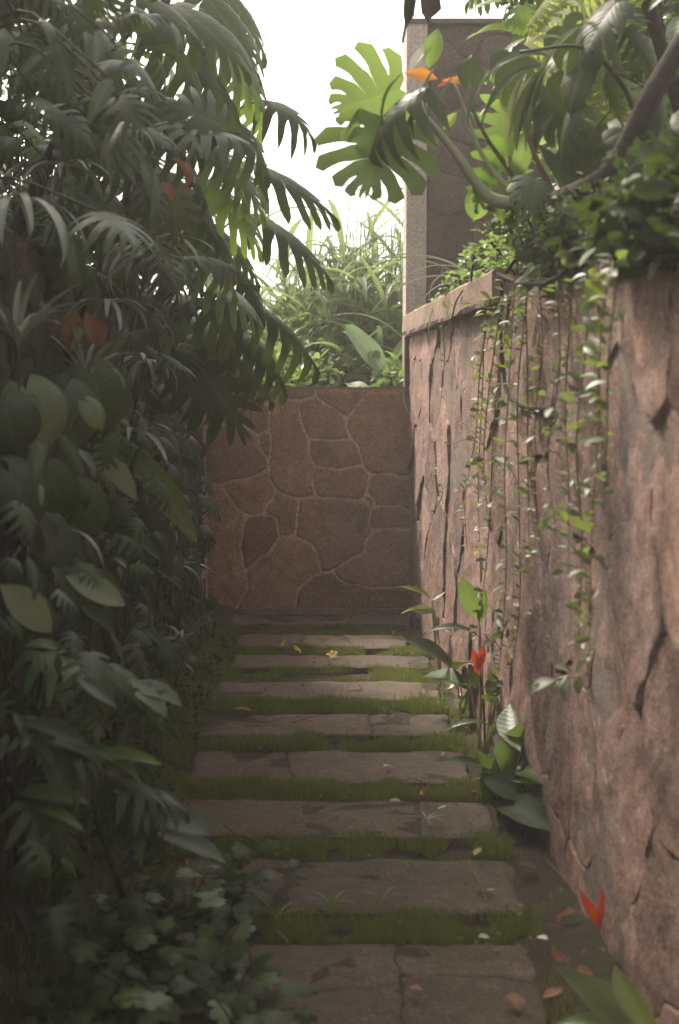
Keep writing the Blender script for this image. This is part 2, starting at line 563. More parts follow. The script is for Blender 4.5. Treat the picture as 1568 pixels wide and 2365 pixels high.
# ---------------------------------------------------------------- path slabs
far_y = [1418, 1466, 1513, 1575, 1648, 1735, 1850, 1985, 2180]
near_y = [1441, 1497, 1541, 1618, 1700, 1808, 1935, 2112, 2420]
left_x = [462, 556, 540, 500, 478, 455, 440, 425, 400]
right_x = [948, 940, 985, 1012, 1035, 1075, 1130, 1195, 1245]
cuts = [[0.35, 0.7], [0.44, 0.71], [0.5], [0.88], [0.62], [0.3], [0.82], [0.30], [0.28, 0.7]]
path = structure(link('path', None, None, None, (0, 0, 0)))
slab_info = []
pr = random.Random(21)
for i in range(9):
    z = -0.021 * i
    A = onz(left_x[i], far_y[i], z)
    B = onz(right_x[i], far_y[i], z)
    C = onz(right_x[i] + (8 if i > 1 else 0), near_y[i], z)
    y1, y0 = A.y, C.y
    xl, xr = A.x, (B.x + C.x) / 2
    if i == 8:
        y0 = y1 - 0.62
    slab_info.append((xl, xr, y0, y1, z))
    cs = [0.0] + cuts[i] + [1.0]
    pv_t, pv_b = xl, xl
    for k in range(len(cs) - 1):
        nt_ = xl + (xr - xl) * cs[k + 1] + (pr.uniform(-0.09, 0.09) if k < len(cs) - 2 else 0.01)
        nb_ = xl + (xr - xl) * cs[k + 1] + (pr.uniform(-0.09, 0.09) if k < len(cs) - 2 else -0.01)
        polys = [[(pv_b, y0 + pr.uniform(-.015, .015)), (nb_, y0 + pr.uniform(-.015, .015)), (nt_, y1 + pr.uniform(-.006, .006)), (pv_t, y1 + pr.uniform(-.006, .006))]]
        if i >= 7 and pr.random() < 0.7 or i == 8:
            ym = (y0 + y1) / 2 + pr.uniform(-0.08, 0.08)
            p = polys[0]
            ml, mr = ym + pr.uniform(-.05, .05), ym + pr.uniform(-.05, .05)
            fl = (ml - p[0][1]) / (p[3][1] - p[0][1]); fr = (mr - p[1][1]) / (p[2][1] - p[1][1])
            L_ = (p[0][0] + (p[3][0] - p[0][0]) * fl, ml); R_ = (p[1][0] + (p[2][0] - p[1][0]) * fr, mr)
            polys = [[p[0], p[1], R_, L_], [L_, R_, p[2], p[3]]]
        for poly in polys:
            stone_piece('paving_stone', poly, lambda s, t, h, z=z: Vector((s, t, z - 0.02 + h)), path, M['pave'], gap=0.0010, thick=0.02,
                        relief=0.005, step=0.035, wob=0.026, tilt=0.012, seed=i * 10 + k, rings=(0.96, 0.7, 0.35), rscale=6, edge=0.75)
        pv_t, pv_b = nt_, nb_
# bedding under the stones (kept just under them, filling the joints with dirt)
vs, fs = [], []
for (xl, xr, y0, y1, z) in slab_info:
    b = len(vs)
    for (x, y) in ((xl + .01, y0 + .01), (xr - .01, y0 + .01), (xr - .01, y1 - .008), (xl + .01, y1 - .008)):
        vs.append((x, y, z - 0.003))
    for (x, y) in ((xl + .01, y0 + .01), (xr - .01, y0 + .01), (xr - .01, y1 - .008), (xl + .01, y1 - .008)):
        vs.append((x, y, z - 0.12))
    fs += [(b, b + 1, b + 2, b + 3), (b, b + 4, b + 5, b + 1), (b + 1, b + 5, b + 6, b + 2), (b + 2, b + 6, b + 7, b + 3), (b + 3, b + 7, b + 4, b)]
for a_, b_ in zip(slab_info[:-1], slab_info[1:]):
    b = len(vs)
    xl_, xr_ = min(a_[0], b_[0]) - 0.12, max(a_[1], b_[1]) + 0.05
    ny = 6
    for jj in range(ny + 1):
        for ii in range(31):
            x_ = xl_ + (xr_ - xl_) * ii / 30
            y_ = b_[3] + 0.006 + (a_[2] + 0.008 - b_[3]) * jj / ny
            vs.append((x_, y_, b_[4] - 0.016 + 0.006 * noise.noise(Vector((x_ * 12, y_ * 12, 0)))))
    for jj in range(ny):
        for ii in range(30):
            q_ = b + jj * 31 + ii
            fs.append((q_, q_ + 1, q_ + 32, q_ + 31))
M['bed'] = stone_mat('path_bedding', (0.045, 0.034, 0.024), (0.075, 0.056, 0.040), (0.11, 0.085, 0.065), moss=0.5, mosscol=(0.04, 0.05, 0.02), bump=0.8)
link('bedding', mesh('bedding', vs, fs, M['bed'], False), None, path)

# ---------------------------------------------------------------- end wall
endw = thing('end_wall', 'low brown flagstone wall with pale mortar lines closing off the path', 'wall', (0, YW, 0))
XL, XR = at(468, 1200, YW).x, at(948, 1200, YW).x
ZT = at(700, 898, YW).z
zb = -0.12
me = box_mesh('mortar', XL, XR + 0.10, 0.0, 0.22, zb, ZT, M['end_mortar'])
link('mortar', me, None, endw)
cap = box_mesh('cap', XL - 0.0, XR + 0.098, -0.006, 0.226, ZT, ZT + 0.012, M['coping'])
link('cap', cap, None, endw)
ledge = box_mesh('base_ledge', XL - 0.02, XR, -0.035, -0.002, -0.05, 0.018, M['coping'])
link('base_ledge', ledge, None, endw)
SP = [
 [(50,112),(830,112),(830,165),(740,185),(540,170),(485,205),(400,160),(250,160),(52,205)],
 [(830,112),(1200,112),(1130,200),(1045,310),(950,240),(830,165)],
 [(52,205),(250,160),(400,160),(485,205),(505,300),(510,405),(420,425),(320,365),(200,350),(60,385)],
 [(60,385),(200,350),(320,365),(420,425),(430,500),(490,600),(500,670),(350,725),(180,780),(62,775)],
 [(420,425),(510,405),(518,500),(505,600),(490,600),(430,500)],
 [(485,205),(540,170),(740,185),(710,240),(740,370),(775,455),(820,650),(820,865),(710,885),(560,815),(510,740),(500,670),(505,600),(518,500),(510,405),(505,300)],
 [(740,185),(830,165),(950,240),(1045,310),(1040,380),(1065,455),(900,455),(775,455),(740,370),(710,240)],
 [(775,455),(900,455),(1065,455),(1120,480),(1160,640),(1030,675),(850,665),(820,650)],
 [(820,650),(850,665),(1030,675),(1160,640),(1210,710),(1180,840),(1160,880),(1050,870),(820,865)],
 [(1200,112),(1430,112),(1470,250),(1505,330),(1505,720),(1340,705),(1210,710),(1160,640),(1120,480),(1065,455),(1040,380),(1045,310),(1130,200)],
 [(1430,112),(1505,112),(1505,330),(1470,250)],
 [(1210,710),(1340,705),(1505,740),(1505,975),(1420,940),(1330,920),(1240,940),(1250,900),(1180,840)],
 [(62,785),(180,780),(230,880),(330,970),(345,1010),(310,1150),(300,1220),(350,1380),(345,1500),(275,1655),(75,1655)],
 [(180,780),(350,725),(500,670),(510,740),(560,815),(490,920),(480,985),(345,1010),(330,970),(230,880)],
 [(560,815),(710,885),(720,920),(690,1080),(680,1130),(590,1150),(570,1050),(530,990),(480,985),(490,920)],
 [(345,1010),(480,985),(530,990),(570,1050),(590,1150),(480,1260),(350,1380),(300,1220),(310,1150)],
 [(710,885),(820,865),(1050,870),(1160,880),(1215,950),(1200,1060),(1230,1090),(1180,1180),(1180,1270),(1090,1290),(950,1380),(870,1400),(850,1320),(835,1220),(780,1170),(680,1130),(690,1080),(720,920)],
 [(1180,840),(1250,900),(1240,940),(1215,950),(1160,880)],
 [(1240,940),(1330,920),(1420,940),(1505,975),(1505,1095),(1380,1080),(1230,1090),(1200,1060),(1215,950)],
 [(1230,1090),(1380,1080),(1505,1095),(1505,1485),(1300,1515),(1180,1490),(1000,1450),(950,1380),(1090,1290),(1180,1270),(1180,1180)],
 [(590,1150),(680,1130),(780,1170),(835,1220),(850,1320),(870,1400),(800,1420),(720,1500),(690,1655),(275,1655),(345,1500),(350,1380),(480,1260)],
 [(870,1400),(950,1380),(1000,1450),(1180,1490),(1300,1515),(1505,1485),(1505,1655),(690,1655),(720,1500),(800,1420)],
]
def crop2wall(x, y):
    px, py = (580 + 0.42092 * x) / 1.27551, (1100 + 0.42092 * y) / 1.27551
    p = at(px, py, YW)
    return (max(XL, min(XR + 0.005, p.x)), min(ZT - 0.001, p.z))
for k, poly in enumerate(SP):
    pp = [crop2wall(*q) for q in poly]
    stone_piece('flagstone', pp, lambda s, t, h: Vector((s, YW - h, t)), endw, M['end_stone'], gap=0.0075, thick=0.0035, relief=0.006,
                step=0.030, wob=0.020, tilt=0.014, seed=k + 1, rscale=8, edge=0.5)

# ---------------------------------------------------------------- right retaining wall
PA = onz(950, 1412, 0.0)
PB = ong(1488, 2320)
wd = Vector((PB.x - PA.x, PB.y - PA.y, 0))
wl0 = wd.length
wd.normalize()
wn = Vector((wd.y, -wd.x, 0))            # towards the path
if wn.x > 0:
    wn = -wn
WLEN = 9.0
ZWT = 1.86
rightw = thing('retaining_wall', 'tall rough pinkish stone retaining wall on the vine-hung side of the path', 'wall', (PA.x, PA.y, 0))
def rw(s, t, h):
    p = Vector((PA.x, PA.y, 0)) + wd * s + wn * h
    return Vector((p.x, p.y, t))
def rwx(Y):                     # x of the wall face at distance Y
    return PA.x + (PA.y - Y) / (-wd.y) * wd.x
def slab_between(fm, s0, s1, t0, t1, h0, h1, name, mat, parent, seg=1):
    c = [fm(s, t, h) - parent.location for t in (t0, t1) for h in (h0, h1) for s in (s0, s1)]
    fs = [(0, 2, 3, 1), (4, 5, 7, 6), (0, 1, 5, 4), (2, 6, 7, 3), (0, 4, 6, 2), (1, 3, 7, 5)]
    return link(name, mesh(name, c, fs, mat, False), None, parent)
slab_between(rw, 0.0, WLEN, -0.4, ZWT + 0.04, -0.35, 0.003, 'mortar', M['wall_mortar'], rightw)
wr = random.Random(5)
sd = seeds_in(-0.1, WLEN, -0.35, ZWT + 0.1, 0.60, wr)
for k, poly in enumerate(voronoi(sd, 0.0, WLEN, -0.3, ZWT)):
    cx = sum(p[0] for p in poly) / len(poly)
    cy = sum(p[1] for p in poly) / len(poly)
    bulge = 0.008
    stone_piece('wall_stone', poly, rw, rightw, M['wall_stone'], gap=0.0025, thick=bulge + wr.uniform(-0.006, 0.012), relief=0.0085,
                step=0.022, wob=0.04, tilt=0.032, seed=k + 50, rings=(0.985, 0.93, 0.86, 0.79, 0.72, 0.65, 0.58, 0.51, 0.44, 0.37, 0.30, 0.23, 0.15, 0.07), rscale=6, edge=0.9)
# coping band, broken off where the planting swallows it
CS0, CS1 = -0.06, (PA.y - at(1138, 700, 5.95).y) / (-wd.y)
def coping_band():
    vs, fs = [], []
    n = 40
    prof = [(-0.30, ZWT), (0.055, ZWT), (0.062, ZWT + 0.02), (0.062, ZWT + 0.125), (0.045, ZWT + 0.14), (-0.30, ZWT + 0.14)]
    for i in range(n + 1):
        s = CS0 + (CS1 - CS0) * i / n
        for j, (h, t) in enumerate(prof):
            q = Vector((s * 3, t * 4, j))
            dh = 0.009 * noise.noise(q * 2.3) if h > 0 else 0
            vs.append(rw(s, t + 0.007 * noise.noise(q * 1.7 + Vector((5, 0, 0))), h + dh) - rightw.location)
    m = len(prof)
    for i in range(n):
        for j in range(m):
            j2 = (j + 1) % m
            fs.append((i * m + j, (i + 1) * m + j, (i + 1) * m + j2, i * m + j2))
    fs.append(tuple(range(m)))
    fs.append(tuple(reversed([n * m + j for j in range(m)])))
    return mesh('coping', vs, fs, M['coping'], False)
link('coping', coping_band(), None, rightw)
# soil terrace behind the wall
def terrace(name, fm, s0, s1, top, mat):
    vs, fs = [], []
    ns, nh = 46, 10
    for i in range(ns + 1):
        s = s0 + (s1 - s0) * i / ns
        for j in range(nh + 1):
            h = -0.16 - (j / nh) ** 2 * 14
            p = fm(s, top + 0.05 * noise.noise(Vector((s * 2, h * 2, 0))) + min(0.5, -h * 0.12), h)
            vs.append(p)
    for i in range(ns):
        for j in range(nh):
            a = i * (nh + 1) + j
            fs.append((a, a + 1, a + nh + 2, a + nh + 1))
    o = link(name, mesh(name, vs, fs, mat))
    return structure(o)
terrace('terrace_ground', rw, -0.3, WLEN, ZWT + 0.06, M['soil'])
# short dark return post where both walls meet
post = tag(link('corner_post', box_mesh('corner_post', 0, 0.085, 0, 0.2, 0, ZWT - ZT - 0.016, M['pillar']), None, None, (at(935, 850, YW).x, YW + 0.0, ZT + 0.013)),
           'narrow dark masonry post standing on the end of the low wall below the coping', 'post')

# ---------------------------------------------------------------- pillar above the corner
YP = YW + 0.32
px0, px1 = at(938, 400, YP).x, at(985, 400, YP).x
pzt, pzb = at(960, 46, YP).z, 1.2
pil = thing('stone_pillar', 'tall dark stone pier with a pale rendered edge strip rising above the coping', 'pillar', (px0, YP, 0))
pw = 1.15
link('core', box_mesh('core', 0.004, pw, 0.004, 0.5, pzb, pzt - 0.035, M['pillar']), None, pil)
link('edge_strip', box_mesh('edge_strip', 0.0, px1 - px0, -0.03, 0.46, pzb, pzt - 0.03, M['render']), None, pil)
link('cap', box_mesh('cap', -0.012, pw + 0.01, -0.045, 0.52, pzt - 0.03, pzt, M['pillar']), None, pil)
wr2 = random.Random(9)
sd = seeds_in(px1 - px0, pw, 1.3, pzt, 0.34, wr2)
for k, poly in enumerate(voronoi(sd, px1 - px0 + 0.004, pw, 1.3, pzt - 0.04)):
    stone_piece('facing_stone', poly, lambda s, t, h: Vector((px0 + s, YP - h, t)), pil, M['pillar'], gap=0.0006, thick=0.006, relief=0.004,
                step=0.07, wob=0.012, tilt=0.02, seed=k + 200, rings=(0.9, 0.5), rscale=5, edge=0.4)

# ---------------------------------------------------------------- left wall
LA = Vector((at(469, 1200, YW).x, YW, 0))
LB = Vector((-1.12, 1.0, 0))
ld = (LB - LA)
ld.normalize()
ln = Vector((-ld.y, ld.x, 0))
if ln.x < 0:
    ln = -ln
leftw = thing('old_stone_wall', 'dark mossy stone wall mostly hidden behind the climbing plants', 'wall', (LA.x, LA.y, 0))
def lw(s, t, h):
    p = LA + ld * s + ln * h
    return Vector((p.x, p.y, t))
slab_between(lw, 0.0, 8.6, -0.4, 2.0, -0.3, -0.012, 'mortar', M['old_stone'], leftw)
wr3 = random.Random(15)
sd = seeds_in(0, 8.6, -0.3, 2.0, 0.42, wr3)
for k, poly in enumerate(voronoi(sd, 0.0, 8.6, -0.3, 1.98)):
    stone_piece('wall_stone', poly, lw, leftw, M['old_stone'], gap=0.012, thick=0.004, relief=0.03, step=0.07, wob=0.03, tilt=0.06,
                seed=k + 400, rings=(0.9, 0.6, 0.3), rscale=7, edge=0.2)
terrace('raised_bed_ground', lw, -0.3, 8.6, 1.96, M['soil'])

# ---------------------------------------------------------------- haze volume added to lift the blacks
def haze_box():
    me = box_mesh('haze', -401, 401, -61, 901, -3.0, 6.4, hm)
    return stuff(link('haze', me))
hm, hn, hout = newmat('lift_haze')
pv = hn.nodes.new('ShaderNodeVolumePrincipled')
pv.inputs['Color'].default_value = (1.0, 0.95, 0.90, 1)
pv.inputs['Density'].default_value = HAZE
pv.inputs['Anisotropy'].default_value = 0.2
hn.links.new(pv.outputs[0], hout.inputs['Volume'])
haze_box()['label'] = 'thin haze added over the whole place to lift the dark tones'

# ---------------------------------------------------------------- leaf shapes (base at the origin, growing along +Y, upper side +Z)
def bend(vs, L, droop, start=0.0):
    """bend the flat leaf downward along its length by the total angle droop"""
    out = []
    for v in vs:
        u = max(0.0, v[1] / L - start)
        if abs(droop) < 1e-4:
            out.append(v)
            continue
        a = droop * u
        k = droop / L
        y = math.sin(a) / k + min(v[1], start * L)
        z = -(1 - math.cos(a)) / k
        if v[1] < start * L:
            y = v[1]
        out.append((v[0], y + v[2] * math.sin(a), z + v[2] * math.cos(a)))
    return out

def lobed(L, W, n, join=0.4, slit=0.16, point=0.6, th0=118, th1=16, curl=0.5, droop=0.9, fold=0.12, ldroop=0.25, nr=9, seed=0, prof=None, body=0.97, wave=0.0):
    """leaf whose sides are n lobes each; join=1 gives an entire leaf"""
    r_ = random.Random(seed)
    vs, fs = [], []
    if prof is None:
        prof = lambda u: (0.62 + 0.50 * math.sin(math.pi * min(1, u * 1.15)) ) * (1 - 0.42 * u ** 2.2)
    for side in (-1, 1):
        sl = [slit * r_.uniform(0.8, 1.3) for _ in range(n)]
        jn = [join * r_.uniform(0.8, 1.2) if join < 1 else 1 for _ in range(n)]
        ll = [r_.uniform(0.93, 1.06) if join < 1 else 1.0 for _ in range(n)]
        zz = [r_.uniform(-0.5, 1.0) for _ in range(n)]
        for i in range(n):
            base = len(vs)
            for k in range(nr + 1):
                r = k / nr
                if join >= 1:
                    g = 0.0
                else:
                    t = max(0.0, (r - jn[i]) / (1 - jn[i]))
                    g = sl[i] * min(1, t * 4) + max(0.0, (t - point) / (1 - point)) ** 1.8 * (0.5 - sl[i])
                for a in ((i + g, i + 0.5, i + 1 - g) if join < 1 else (i, i + 0.5, i + 1)):
                    u = a / n
                    s = 0.0 + body * u ** 1.05
                    th = R(th0 + (th1 - th0) * u ** 0.75)
                    ell = W * prof(u) * (ll[i] if join < 1 else 1)
                    rr = r if join < 1 else r
                    am = th - curl * rr * 0.5
                    x = side * ell * rr * math.sin(am)
                    y = s * L + ell * rr * math.cos(am)
                    mid = 1 - abs(a - i - 0.5) * 2
                    z = fold * abs(x) - ldroop * ell * rr ** 2 * (1 + 0.5 * zz[i] if join < 1 else 1) + 0.02 * L * mid * rr * (1 if join < 1 else 0.4)
                    if wave:
                        z += wave * math.sin(a * 5.1 + seed) * rr ** 2 * L
                    vs.append((x, y, z))
            for k in range(nr):
                for c in range(2):
                    a0 = base + k * 3 + c
                    f = (a0, a0 + 1, a0 + 4, a0 + 3)
                    fs.append(f if side > 0 else tuple(reversed(f)))
    return bend(vs, L, droop), fs

def blade(L, W, nL=9, nW=4, droop=0.8, fold=0.25, wave=0.0, peak=0.4, power=1.0, twist=0.0, seed=0):
    vs, fs = [], []
    for i in range(nL + 1):
        u = i / nL
        if u < peak:
            wv = math.sin(u / peak * math.pi / 2) ** power
        else:
            wv = math.cos((u - peak) / (1 - peak) * math.pi / 2) ** (power * 0.9)
        wv = max(0.02, wv) * W / 2
        for j in range(nW + 1):
            v = j / nW * 2 - 1
            x = v * wv
            z = fold * abs(x) + wave * L * math.sin(u * 13 + seed) * v * abs(v)
            if twist:
                a = twist * u
                x, z = x * math.cos(a) - z * math.sin(a), x * math.sin(a) + z * math.cos(a)
            vs.append((x, u * L, z))
    for i in range(nL):
        for j in range(nW):
            a = i * (nW + 1) + j
            fs.append((a, a + 1, a + nW + 2, a + nW + 1))
    return bend(vs, L, droop), fs

def frond(L, W, n=22, droop=0.9, lw=0.02, hang=0.6, seed=0, ang0=75, ang1=30):
    """feather leaf: thin rachis with leaflets on both sides"""
    r_ = random.Random(seed)
    tv, tf = tube_data([(0, L * i / 10, 0) for i in range(11)], [0.006 * L * 1.5 * (1 - 0.08 * i) for i in range(11)], 4)
    vs = [tuple(v) for v in tv]
    fs = list(tf)
    for side in (-1, 1):
        for i in range(n):
            u = (i + 0.6) / n
            y0 = u * L
            ll = W * (math.sin(math.pi * min(1.0, u * 0.86 + 0.14)) ** 0.6) * r_.uniform(0.92, 1.05)
            th = R(ang0 + (ang1 - ang0) * u)
            dx, dy = side * math.sin(th), math.cos(th)
            px_, py_ = -dy * side, dx * side
            b = len(vs)
            for k in range(6):
                t = k / 5
                wv = lw * (0.75 if k == 0 else math.sin(math.pi * (0.25 + 0.75 * t)) ** 0.8) if k < 5 else 0.001
                z = -hang * ll * t * t
                cx, cy = dx * ll * t * (1 - 0.15 * hang * t), y0 + dy * ll * t
                for sgn in (-1, 1):
                    vs.append((cx + px_ * sgn * wv / 2, cy + py_ * sgn * wv / 2, z + 0.15 * wv * sgn))
            for k in range(5):
                f = (b + 2 * k, b + 2 * k + 1, b + 2 * k + 3, b + 2 * k + 2)
                fs.append(f)
    return bend(vs, L, droop), fs

SHAPES = {}
def shape(key, fn, *a, **k):
    SHAPES[key] = fn(*a, **k)
for q in range(4):
    shape(('philo', q), lobed, 1.0, 0.48, 7, join=(0.30,0.34,0.2,0.28)[q], slit=(0.17,0.15,0.24,0.19)[q], point=0.66, th0=100, th1=14, curl=0.55, droop=(0.5, 1.0, 1.5, 0.8)[q], fold=0.10, ldroop=(0.5, 0.7, 0.4, 0.9)[q], nr=7, seed=q)
    shape(('monstera', q), lobed, 1.0, 0.66, 6, join=0.36, slit=(0.13,.11,.15,.11)[q], point=0.86, th0=140, th1=20, curl=1.0, droop=(0.3, 0.7, 0.9, 0.5)[q], fold=0.10, ldroop=(0.15, 0.3, 0.45, 0.3)[q], nr=10, seed=q + 11)
    shape(('finger', q), lobed, 1.0, 0.62, 6, join=0.22, slit=0.22, point=0.35, th0=125, th1=16, curl=0.35, droop=(0.9, 0.6, 1.2, 0.4)[q], fold=0.05, ldroop=(0.7, 0.5, 0.9, 0.4)[q], nr=8, seed=q + 31)
    shape(('heart', q), lobed, 1.0, 0.42, 7, join=1, th0=158, th1=10, curl=0.35, droop=(0.5, 0.9, 0.3, 0.7)[q], fold=0.22, ldroop=0.35, nr=5, seed=q + 5, wave=0.012)
    shape(('lance', q), blade, 1.0, 0.30, droop=(0.6, 1.1, 0.3, 0.9)[q], fold=0.35, wave=0.01, seed=q)
    shape(('oval', q), blade, 1.0, 0.46, nL=8, droop=(0.4, 0.8, 0.2, -0.3)[q], fold=0.3, wave=0.012, peak=0.5, power=0.9, seed=q)
    shape(('small', q), blade, 1.0, 0.50, nL=5, nW=2, droop=(0.5, 0.9, 0.2, -0.3)[q], fold=0.35, peak=0.5, power=0.9, seed=q)
    shape(('strap', q), blade, 1.0, 0.17, nL=12, nW=4, droop=(0.5, 1.0, 1.5, 0.3)[q], fold=0.25, wave=0.012, peak=0.45, power=0.6, seed=q)
    shape(('sedge', q), blade, 1.0, 0.060, nL=10, nW=2, droop=(1.9, 1.2, 2.3, 0.7)[q], fold=0.5, peak=0.35, power=0.6, seed=q)
    shape(('fern', q), frond, 1.0, 0.20, n=26, droop=(0.8, 1.3, 0.5, 1.6)[q], lw=0.036, hang=(0.3, 0.6, 0.2, 0.5)[q], seed=q)
    shape(('cycad', q), frond, 1.0, 0.34, n=17, droop=(0.7, 0.4, 1.1, 0.9)[q], lw=0.045, hang=(0.7, 0.9, 0.5, 1.1)[q], seed=q + 3, ang0=85, ang1=40)
    shape(('ivy', q), lobed, 1.0, 0.55, 3, join=0.55, slit=0.10, point=0.45, th0=130, th1=22, curl=0.3, droop=(0.3, 0.7, 0.2, 0.5)[q], fold=0.10, ldroop=0.2, nr=6, seed=q + 71)
    shape(('banana', q), blade, 1.0, 0.34, nL=14, nW=6, droop=(0.6, 0.9, 0.3, 1.3)[q], fold=0.3, wave=0.014, peak=0.45, power=0.55, seed=q)
    shape(('shrivel', q), blade, 1.0, 0.34, nL=8, nW=4, droop=(1.9, 2.6, -1.6, 1.2)[q], fold=0.9, wave=0.06, twist=(0.8, -1.2, 1.6, 0.5)[q], seed=q)

LM = {}
def leaf_mesh(kind, q, mat, width=1.0):
    key = (kind, q, mat, round(width, 2))
    if key not in LM:
        vs, fs = SHAPES[(kind, q)]
        if width != 1.0:
            vs = [(v[0] * width, v[1], v[2]) for v in vs]
        LM[key] = mesh('leaf', vs, fs, M[mat])
    return LM[key]

def frame(d, up):
    y = d.normalized()
    x = y.cross(up)
    if x.length < 1e-4:
        x = y.cross(Vector((1, 0.2, 0)))
    x.normalize()
    z = x.cross(y)
    m = Matrix((x, y, z)).transposed()
    return m

def put(name, me, parent, P, d, up, size, label=None):
    o = bpy.data.objects.new(name, me)
    col.objects.link(o)
    ploc = parent.location if parent is not None else Vector()
    if parent is not None:
        o.parent = parent
    m = frame(Vector(d), Vector(up)).to_4x4()
    m = Matrix.Translation(Vector(P) - ploc) @ m @ Matrix.Diagonal((size, size, size, 1))
    o.matrix_basis = m
    if label:
        o['label'] = label
    return o

def leaf_to(parent, kind, A, B, mat, up=(0, 0, 1), q=None, width=1.0, name='leaf', label=None, stretch=1.06):
    """a leaf whose blade runs from world point A to B (its bend is compensated roughly)"""
    A, B = Vector(A), Vector(B)
    if q is None:
        q = rnd.randrange(4)
    return put(name, leaf_mesh(kind, q, mat, width), parent, A, B - A, up, (B - A).length * stretch, label)

def rv(r_, s=1.0):
    return Vector((r_.gauss(0, s), r_.gauss(0, s), r_.gauss(0, s)))

# ---------------------------------------------------------------- grass between the slabs
def grass_mesh(name, regions, mat, seed, hmin=0.02, hmax=0.05, wd_=0.0026):
    """regions: (n, fn) where fn(rng, n) -> x, y, z, height factor arrays"""
    g = np.random.default_rng(seed)
    X, Y, Z, H = [], [], [], []
    for n, fn in regions:
        x, y, z, h = fn(g, n)
        X.append(x); Y.append(y); Z.append(z); H.append(h)
    x, y, z, h = (np.concatenate(a) for a in (X, Y, Z, H))
    n = len(x)
    ht = g.uniform(hmin, hmax, n) * h * np.where(g.random(n) < 0.05, 1.9, 1.0)
    az = g.uniform(0, 2 * np.pi, n)
    lean = g.uniform(0.1, 0.9, n) * ht
    lx, ly = np.cos(az) * lean, np.sin(az) * lean
    wx, wy = -np.sin(az), np.cos(az)
    fa = g.uniform(-0.9, 0.9, n)
    wx, wy = np.cos(fa), np.sin(fa)
    ww = wd_ * g.uniform(0.6, 1.3, n)
    V = np.zeros((n, 5, 3))
    V[:, 0] = np.stack([x - wx * ww / 2, y - wy * ww / 2, z - 0.004], 1)
    V[:, 1] = np.stack([x + wx * ww / 2, y + wy * ww / 2, z - 0.004], 1)
    V[:, 2] = np.stack([x - wx * ww * .4 + lx * .35, y - wy * ww * .4 + ly * .35, z + ht * .6], 1)
    V[:, 3] = np.stack([x + wx * ww * .4 + lx * .35, y + wy * ww * .4 + ly * .35, z + ht * .6], 1)
    V[:, 4] = np.stack([x + lx, y + ly, z + ht], 1)
    V = V.reshape(-1, 3)
    b = (np.arange(n) * 5)[:, None]
    q = b + np.array([[0, 1, 3, 2]])
    t = b + np.array([[2, 3, 4]])
    me = bpy.data.meshes.new(name)
    me.vertices.add(len(V))
    me.vertices.foreach_set('co', V.ravel())
    loops = np.concatenate([q.ravel(), t.ravel()])
    me.loops.add(len(loops))
    me.loops.foreach_set('vertex_index', loops.astype(np.int32))
    me.polygons.add(2 * n)
    st = np.concatenate([np.arange(n) * 4, 4 * n + np.arange(n) * 3]).astype(np.int32)
    me.polygons.foreach_set('loop_start', st)
    me.update(calc_edges=True)
    me.materials.append(mat)
    me.polygons.foreach_set('use_smooth', [True] * len(me.polygons))
    return me

def clumpy(x, y, sc_=7.0, seed=0.0):
    out = np.empty(len(x))
    for i in range(len(x)):
        out[i] = noise.noise(Vector((x[i] * sc_, y[i] * sc_, seed)))
    return out

GR = []
for i in range(8):
    up, lo = slab_info[i], slab_info[i + 1]
    def fn(g, n, up=up, lo=lo, i=i):
        xl, xr = min(up[0], lo[0]) - 0.10, max(up[1], lo[1]) + 0.02
        x = g.uniform(xl, xr, n)
        v = g.beta(1.3, 1.6, n)
        y = lo[3] + 0.004 + v * (up[2] - lo[3] + (0.012 if i == 0 else 0.035 if i < 3 else 0.025) + (0.02 if i < 2 else 0.07) * clumpy(x, x * 0, 5, i * 2.2))
        c = clumpy(x, y, 6, i * 3.3)
        keep = c > -0.30 + (0.25 if i in (1,) else 0) * (x > 0.15)
        x, y, v, c = x[keep], y[keep], v[keep], c[keep]
        z = np.where(y > up[2], up[4] - 0.002, lo[4] - 0.012 + (up[4] - lo[4]) * v * 0.8)
        return x, y, z, (0.55 + 1.1 * np.clip(c + .3, 0, 1)) * np.where(y > up[2], 0.55, 1.0) * (0.45 if i == 0 else 0.7 if i < 3 else 1.0)
    GR.append((int(9000 + 1500 * (i < 4)), fn))
def side_fn(g, n):
    y = g.uniform(3.0, YW - 0.42, n)
    xe = np.interp(y, [s_[2] for s_ in reversed(slab_info)], [s_[0] for s_ in reversed(slab_info)])
    x = xe + 0.02 - g.gamma(2.0, 0.075, n)
    c = clumpy(x, y, 5, 40)
    k = (c > -0.25) & (x > -0.98)
    x, y, c = x[k], y[k], c[k]
    z = -0.025 * (YW - y) - 0.03 + np.clip((-0.55 - x) * 0.35, 0, 0.16)
    return x, y, z, 0.9 + 0.9 * np.clip(c + .2, 0, 1)
GR.append((15000, side_fn))
def right_fn(g, n):
    y = g.uniform(3.2, YW - 0.5, n)
    xe = np.interp(y, [s_[2] for s_ in reversed(slab_info)], [s_[1] for s_ in reversed(slab_info)])
    x = xe + g.uniform(-0.02, 0.13, n)
    c = clumpy(x, y, 6, 80)
    k = (c > 0.0 + 0.15 * (y < 5.5))
    x, y, c = x[k], y[k], c[k]
    return x, y, -0.025 * (YW - y) - 0.035, 0.8 + 0.8 * np.clip(c, 0, 1)
GR.append((6000, right_fn))
gr = link('grass', grass_mesh('grass', GR, M['grass'], 3))
stuff(gr)
gr['label'] = 'short green grass growing in strips between the path slabs'

